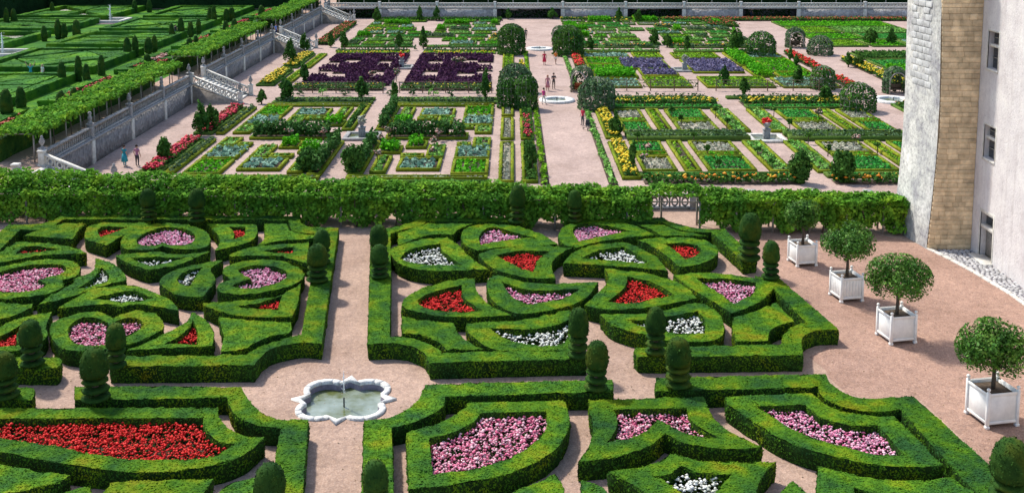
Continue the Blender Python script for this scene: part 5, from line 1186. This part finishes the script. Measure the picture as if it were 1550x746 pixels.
for a in [(780,140,48,42,'grey trellised rose arbour behind the near left one of the main path'),(796,165,34,50,'leafy rose arbour at the near left of the main path crossing',None,'tree_leaf'),(768,163,30,44,'dense shrub-like arbour beside the main path, left',None,'tree_leaf'),
  (881,139,34,38,'open arched arbour with a red bench beside the main path',S_-0.5,'rose_leaf',0.7),(903,165,54,47,'large leafy rose arbour at the near right of the main path crossing',None,'rose_leaf',0.8),
  (774,82,40,44,'rose arbour left of the far basin of the main path',None,'tree_leaf'),(860,84,44,44,'dense rose arbour right of the far basin',None,'tree_leaf'),(848,68,24,28,'small arched arbour at the far end of the main path',S_-0.5,'rose_leaf',0.7),
  (1203,72,28,29,'dark arched arbour facing the side path',S_,'rose_leaf',0.8),(1241,83,36,28,'low rose arbour with russet roses beside the side path',None,'rose_leaf',0.6),(1245,135,36,34,'rose arbour at the end of the scarlet beds',None,'tree_leaf',0.55),(1298,168,52,42,'wide rose arbour at the near end of the side path',None,'tree_leaf',0.5),(1354,141,34,39,'arched arbour with a bench next to the castle tower',S_,'rose_leaf',0.9),(1152,85,42,36,'bright leafy arbour right of the violet leek square',None,'tree_leaf',0.6)]:
    arbour(*a)

# ------------------------------------------------------------------ basins, urn pedestals, fences
for u,v,r,lab in ((843,153,1.85,'round white basin on the main path at the near crossing'),(817,75,1.9,'round white basin on the main path at the far crossing'),(1352,153,2.2,'round white basin at the side crossing by the tower')):
    X,Y = at(u,v,PZ); root = empty('round_basin',(X,Y,PZ)); tag(root,lab,'basin','round basins of the kitchen garden')
    n = 32; a = np.linspace(0,2*np.pi,n,endpoint=False); lob = 1+0.05*np.cos(8*a); ring = lambda q,z,lb=1.0: np.column_stack([q*np.cos(a)*lb,q*np.sin(a)*lb,np.full(n,z)])
    V = np.vstack([ring(r,0.0),ring(r,0.20),ring(r*0.62,0.22,lob),ring(r*0.62,-0.25,lob)]); MB().add(V,[(k*n+i,k*n+(i+1)%n,(k+1)*n+(i+1)%n,(k+1)*n+i) for k in range(3) for i in range(n)]).build('stone_rim','white_marble',root)
    MB().add(np.vstack([ring(r*0.63,0.05,lob),[(0,0,0.05)]]),tris=[(i,(i+1)%n,n) for i in range(n)]).build('water','water',root)
    MB().tube([(0,0,0),(0,0,0.4)],0.05,6).build('nozzle','metal_dark',root)
for u,v,lab,fl in ((548,208,'grey stone pedestal with a carved basket in its small pool, near left square',None),(1160,211,'stone urn of red flowers rising from a square pool',1),(608,103,'pale pedestal with red flowers in the purple square',1),(1036,107,'grey stone pedestal with a carved basket among violet leeks',None)):
    X,Y = at(u,v,PZ); root = empty('stone_pedestal',(X,Y,PZ)); tag(root,lab,'pedestal','pedestals at the centres of the squares')
    s = 1.55
    for k in range(4): MB().bevbox(-s,s-0.4,-s,-s+0.4,0,0.22,0.03,M=Matrix.Rotation(k*math.pi/2,4,'Z')).build('pool_rim','limestone' if u == 1160 else 'grey_stone',root)
    MB().box(-s+0.4,s-0.4,-s+0.4,s-0.4,-0.02,0.08).build('water','water',root)
    MB().bevbox(-0.28,0.28,-0.28,0.28,0.0,0.85,0.04).bevbox(-0.35,0.35,-0.35,0.35,0.852,0.95,0.03).build('plinth','grey_stone',root)
    MB().lathe([(0.2,0.95),(0.13,1.03),(0.30,1.28),(0.36,1.45),(0.31,1.48)],seg=14).build('urn','grey_stone',root)
    P,N = leaf_crown((0,0,1.6),(0.45,0.45,0.32),130,0.2,12); MB().blobs(P,0.2).build('flowers','red_bloom' if fl else 'leek',root)['kind']='stuff'
def fence(x0,x1,y,label):
    y = true_y(y); root = empty('espalier_fence',((x0+x1)/2,y,PZ)); tag(root,label,'fence','espalier rail fences'); w=(x1-x0)/2; n=max(2,int((x1-x0)/2.4))
    for i in range(n+1): MB().bevbox(-0.05,0.05,-0.05,0.05,-0.02,1.25,0.01,M=Matrix.Translation((-w+2*w*i/n,0,0))).build('post','wood_brown',root)
    for zz in (0.45,0.85,1.18): MB().bevbox(-w,w,-0.08,-0.05,zz,zz+0.06,0.008).build('rail','wood_brown',root)
    k=int((x1-x0)*26); P=np.column_stack([rng.uniform(-w,w,k),rng.normal(0,0.12,k),rng.uniform(0.4,1.25,k)]); MB().leaves(P,np.tile((0,-0.5,0.8),(k,1)),0.22).build('trained_branches','rose_leaf',root)['kind']='stuff'
fence(10.0,20.4,116.6,'wooden rail fence with trained fruit before the violet leek square, left of its gate'); fence(22.4,36.5,116.6,'wooden rail fence with trained fruit before the violet leek square, right of its gate')
fence(-24.2,-14.0,115.3,'espalier fence before the purple square, by the middle stair'); fence(-12.2,-2.2,115.3,'espalier fence before the purple square, by the main path')
# low shrubs on the cross paths
for x in list(np.arange(-23,-2,2.4))+list(np.arange(10,36,2.6)):
    X,Y = x+random.uniform(-.4,.4), (113.0 if x < 0 else 149.9)+random.uniform(-.3,.3); s=random.uniform(0.7,1.1)
    mb=MB(); P,N=leaf_crown((0,0,0.45*s),(0.6*s,0.5*s,0.42*s),110,0.2,9); mb.leaves(P,N,0.2); mb.tube([(0,0,-0.02),(0,0,0.5)],0.04,5)
    tag(mb.build('low_shrub',random.choice(['rose_leaf','chard','herb_x'][:2]),loc=(X,Y,PZ)),'small rounded shrub in the row along the '+('near cross path left of the main path' if x < 0 else 'far cross path right of the main path'),'shrub','low shrubs along the cross paths')
for x in np.arange(-16,-1,2.6):
    X,Y=x+random.uniform(-.4,.4),149.6; mb=MB(); P,N=leaf_crown((0,0,0.45),(0.6,0.5,0.42),90,0.2,9); mb.leaves(P,N,0.2)
    tag(mb.build('low_shrub','rose_leaf',loc=(X,Y,PZ)),'small rounded shrub in the row along the far cross path left of the main path','shrub','low shrubs along the cross paths')
# shrubs filling the dark recesses of the back wall
for x0,x1,t in ((-32.5,-25,'by the corner stair'),(-2,7.5,'at the end of the main path'),(21.5,30.4,'behind the far right square'),(42.5,51,'beyond the side path')):
    k=900; P=np.column_stack([rng.uniform(0,x1-x0,k),rng.uniform(-0.5,0.9,k),rng.random(k)**1.3*1.5]); mb=MB().leaves(P,np.tile((0,-0.5,0.7),(k,1)),0.32)
    tag(mb.build('shrub_mass','far_hedge',loc=(x0,BY+0.6,PZ)),'dark shrubs filling the back wall recess '+t,'shrub','shrubs in the back wall recesses')
# ------------------------------------------------------------------ people
def person(u,v,z,hgt,label,face=0.0,top='cloth_red',bottom='cloth_navy',hair='cloth_hair_dark',skirt=False,pose='stand',legs_skin=False,arms='down',xy=None):
    X,Y = at(u,v,z) if xy is None else xy; k=hgt/1.75
    root = empty('person',(X,Y,z),face); tag(root,label,'person','visitors in the gardens')
    st = dict(stand=(0.0,0.0),walk=(0.16,-0.14)).get(pose,(0,0)); sit = pose=='sit'
    hipz = 0.92 if not sit else 0.45; dz = hipz-0.92
    J = dict(pel=(0,0,hipz),wai=(0,0,1.08+dz),che=(0,0.01,1.32+dz),nek=(0,0,1.49+dz),hd0=(0,-0.02,1.56+dz),hd1=(0,-0.02,1.66+dz),hd2=(0,-0.01,1.74+dz))
    J.update(hL=(-0.10,0,hipz-0.04),hR=(0.10,0,hipz-0.04))
    if sit: J.update(kL=(-0.13,-0.42,0.47),kR=(0.13,-0.42,0.47),aL=(-0.13,-0.45,0.08),aR=(0.13,-0.45,0.08),tL=(-0.13,-0.6,0.035),tR=(0.13,-0.6,0.035))
    else: J.update(kL=(-0.11,-st[0]*0.6-0.02,0.50),kR=(0.11,-st[1]*0.6-0.02,0.50),aL=(-0.11,-st[0],0.085),aR=(0.11,-st[1],0.085),tL=(-0.13,-st[0]-0.17,0.035),tR=(0.13,-st[1]-0.17,0.035))
    J.update(sL=(-0.19,0,1.43+dz),sR=(0.19,0,1.43+dz))
    if arms=='up': J.update(eL=(-0.34,0,1.66+dz),eR=(0.34,0,1.66+dz),wL=(-0.46,-0.02,1.92+dz),wR=(0.46,-0.02,1.92+dz),fL=(-0.50,-0.02,2.06+dz),fR=(0.50,-0.02,2.06+dz))
    elif arms=='fold': J.update(eL=(-0.27,-0.03,1.17+dz),eR=(0.27,-0.03,1.17+dz),wL=(-0.02,-0.22,1.22+dz),wR=(0.04,-0.24,1.26+dz),fL=(0.10,-0.23,1.23+dz),fR=(-0.09,-0.25,1.27+dz))
    else: J.update(eL=(-0.27,0.03,1.14+dz),eR=(0.27,0.03,1.14+dz),wL=(-0.29,-0.07,0.90+dz),wR=(0.29,-0.07,0.90+dz),fL=(-0.28,-0.12,0.76+dz),fR=(0.28,-0.12,0.76+dz))
    RR = dict(pel=.145,wai=.125,che=.155,nek=.058,hd0=.085,hd1=.105,hd2=.07,hL=.10,hR=.10,kL=.062,kR=.062,aL=.042,aR=.042,tL=.036,tR=.036,sL=.072,sR=.072,eL=.046,eR=.046,wL=.032,wR=.032,fL=.030,fR=.030)
    E = [('pel','wai'),('wai','che'),('che','nek'),('nek','hd0'),('hd0','hd1'),('hd1','hd2'),('pel','hL'),('hL','kL'),('kL','aL'),('aL','tL'),('pel','hR'),('hR','kR'),('kR','aR'),('aR','tR'),('che','sL'),('sL','eL'),('eL','wL'),('wL','fL'),('che','sR'),('sR','eR'),('eR','wR'),('wR','fR')]
    nm=list(J); me=bpy.data.meshes.new('tmp'); me.from_pydata([J[n] for n in nm],[(nm.index(a),nm.index(b)) for a,b in E],[]); o=bpy.data.objects.new('tmp',me); COL.objects.link(o)
    md=o.modifiers.new('s','SKIN')
    for i,n in enumerate(nm):
        sv=me.skin_vertices[0].data[i]; sv.radius=(RR[n],RR[n]*(0.72 if n in('pel','wai','che') else 1)); sv.use_root=(n=='pel')
    o.modifiers.new('d','SUBSURF').levels=1
    dg=bpy.context.evaluated_depsgraph_get(); ev=o.evaluated_get(dg); em=bpy.data.meshes.new_from_object(ev); bpy.data.objects.remove(o,do_unlink=True)
    em.materials.clear()
    for mm in ('cloth_skin',top,bottom,'cloth_charcoal'): em.materials.append(MATS[mm])
    def mat_of(c):
        best=None; bd=9
        for a,b in E:
            pa,pb=Vector(J[a]),Vector(J[b]); ab=pb-pa; t=max(0,min(1,(c-pa).dot(ab)/ab.length_squared)); d=(c-(pa+ab*t)).length
            if d<bd: bd=d; best=(a,b,t)
        a,b,t=best
        if b in('hd0','hd1','hd2') or (b=='nek' and t>0.7): return 0
        if b in('fL','fR','wL','wR'): return 0
        if b in('eL','eR'): return 1 if t<0.6 else 0
        if b in('tL','tR'): return 3
        if b in('kL','kR','aL','aR'): return 0 if legs_skin and (b in('aL','aR') or t>0.45) else 2
        if b in('hL','hR') or a=='pel' and t<0.15: return 2
        return 1
    for p in em.polygons: p.material_index=mat_of(p.center); p.use_smooth=True
    for vv in em.vertices: vv.co*=k
    b=bpy.data.objects.new('body',em); COL.objects.link(b); b.parent=root
    hm=MB(); pr=[(0.112*math.cos(t),0.125*math.sin(t)) for t in np.linspace(-0.25,1.5,7)]; hm.lathe([(r*k,(1.665+dz+zz)*k) for r,zz in pr],(0,0.018*k,0),12)
    if 'red' in hair or 'fair' in hair: hm.lathe([(0.09*k,(1.46+dz)*k),(0.11*k,(1.55+dz)*k),(0.10*k,(1.66+dz)*k)],(0,0.05*k,0),10)
    hm.build('hair',hair,root,smooth=True)
    if skirt: MB().lathe([(0.27*k,(0.42 if not sit else 0.3)*k),(0.23*k,(0.7+dz)*k),(0.16*k,(1.06+dz)*k)],seg=14).build('skirt',bottom,root,smooth=True)
    return root
person(838,135.5,PZ,1.82,'man in dark top and brown trousers with folded arms on the main path',0.3,'cloth_charcoal','cloth_khaki',arms='fold')
person(829,138,PZ,1.74,'red-haired woman in a rose patterned dress beside the man with folded arms',0.2,'cloth_rose','cloth_rose','cloth_hair_red',skirt=True,legs_skin=True)
person(823,158.5,PZ,1.72,'person in a bright pink top and pale trousers beside the near round basin',2.2,'cloth_pink','cloth_offwhite',pose='walk')
person(824,98.5,PZ,1.7,'woman in a dark red dress walking on the main path',0.1,'cloth_red','cloth_red',skirt=True,legs_skin=True,pose='walk')
person(841,97.8,PZ,1.74,'person in an orange top walking at the edge of the main path',0.6,'cloth_orange','cloth_offwhite',pose='walk',legs_skin=True)
person(796,60,PZ,1.74,'person in dark clothes standing at the far left edge of the main path',0.5,'cloth_charcoal','cloth_khaki','cloth_hair_fair')
person(189,252,PZ,1.68,'woman in a long teal dress on the left wall walk',2.6,'cloth_teal','cloth_teal',skirt=True)
person(208,252,PZ,1.70,'person in a lilac-pink top and dark trousers on the left wall walk',2.8,'cloth_lilac','cloth_charcoal')
person(47,121.5,0,1.7,'visitor in turquoise with both arms raised in the upper garden',0.4,'cloth_teal','cloth_teal','cloth_hair_fair',arms='up')
person(65,121.5,0,1.66,'visitor in white beside the one with raised arms',-0.6,'cloth_offwhite','cloth_offwhite','cloth_hair_fair')
person(272,56,0,1.75,'person in white shirt standing by the yews of the upper garden',0.2,'cloth_offwhite','cloth_khaki','cloth_hair_fair')
person(266,56,0,1.70,'person in dark trousers next to the one in white by the yews',1.0,'cloth_charcoal','cloth_navy')
person(0,0,0,1.72,'person in blue at the head of the second stair',1.2,'cloth_blue','cloth_navy',xy=(WX-0.3,149.5))
person(882,190,PZ,1.7,'person in a crimson top bending beside the pushchair on the main path',-0.9,'cloth_red','cloth_charcoal')
person(1137,27.5,PZ,1.72,'distant person in dark clothes by the far recess',0,'cloth_charcoal','cloth_navy')
# pushchair beside the path edge
X,Y = at(890,197,PZ); pc = empty('pushchair',(X,Y,PZ),R(25)); tag(pc,'dark folding pushchair parked at the right edge of the main path','pushchair')
for sx in (-0.25,0.25):
    MB().tube([(sx,0.35,1.0),(sx,0.05,0.55),(sx,-0.4,0.12)],0.02,6).build('frame','metal_dark',pc); MB().tube([(sx,-0.3,0.42),(sx,0.4,0.12)],0.018,6).build('rear_leg','metal_dark',pc)
    for yy in (-0.4,0.4):
        w=MB(); pts=[(sx,yy+0.1*math.cos(t),0.11+0.1*math.sin(t)) for t in np.linspace(0,2*math.pi,13)]; w.tube(pts,0.022,6); w.build('wheel','metal_dark',pc)
MB().bevbox(-0.22,0.22,-0.3,0.05,0.42,0.48,0.02).build('seat','cloth_charcoal',pc); MB().bevbox(-0.22,0.22,0.02,0.08,0.46,0.95,0.02).build('seat_back','cloth_charcoal',pc)
MB().tube([(-0.25,0.35,1.0),(0.25,0.35,1.0)],0.022,6).build('handle','metal_dark',pc)
# pink parasol and pots seen behind the back balustrade
px_ = -13.2; pr = empty('parasol',(px_,199,0)); tag(pr,'reddish pink parasol behind the back balustrade','parasol')
MB().tube([(0,0,-0.02),(0,0,2.3)],0.035,6).build('pole','wood_grey',pr); MB().lathe([(1.5,1.15),(0.8,1.75),(0.05,2.2)],seg=8).build('canopy','cloth_rose',pr)

# leaf litter and hedge clippings lying on the gravel of the ornamental garden
solid('litter', (0.16,0.11,0.05), 0.9, 0.5, 20, 0)
k = 5200; P = np.column_stack([rng.uniform(-30,24,k), rng.uniform(30,59,k), np.full(k,0.012)]); P[:,2] += rng.random(k)*0.01
lt = MB().leaves(P, np.tile((0,0,1.0),(k,1)), 0.055, flat=4.0, aspect=0.6).build('leaf_litter', 'litter')
tag(lt, 'brown leaf litter and clippings strewn over the gravel walks', 'leaves', kind='stuff')
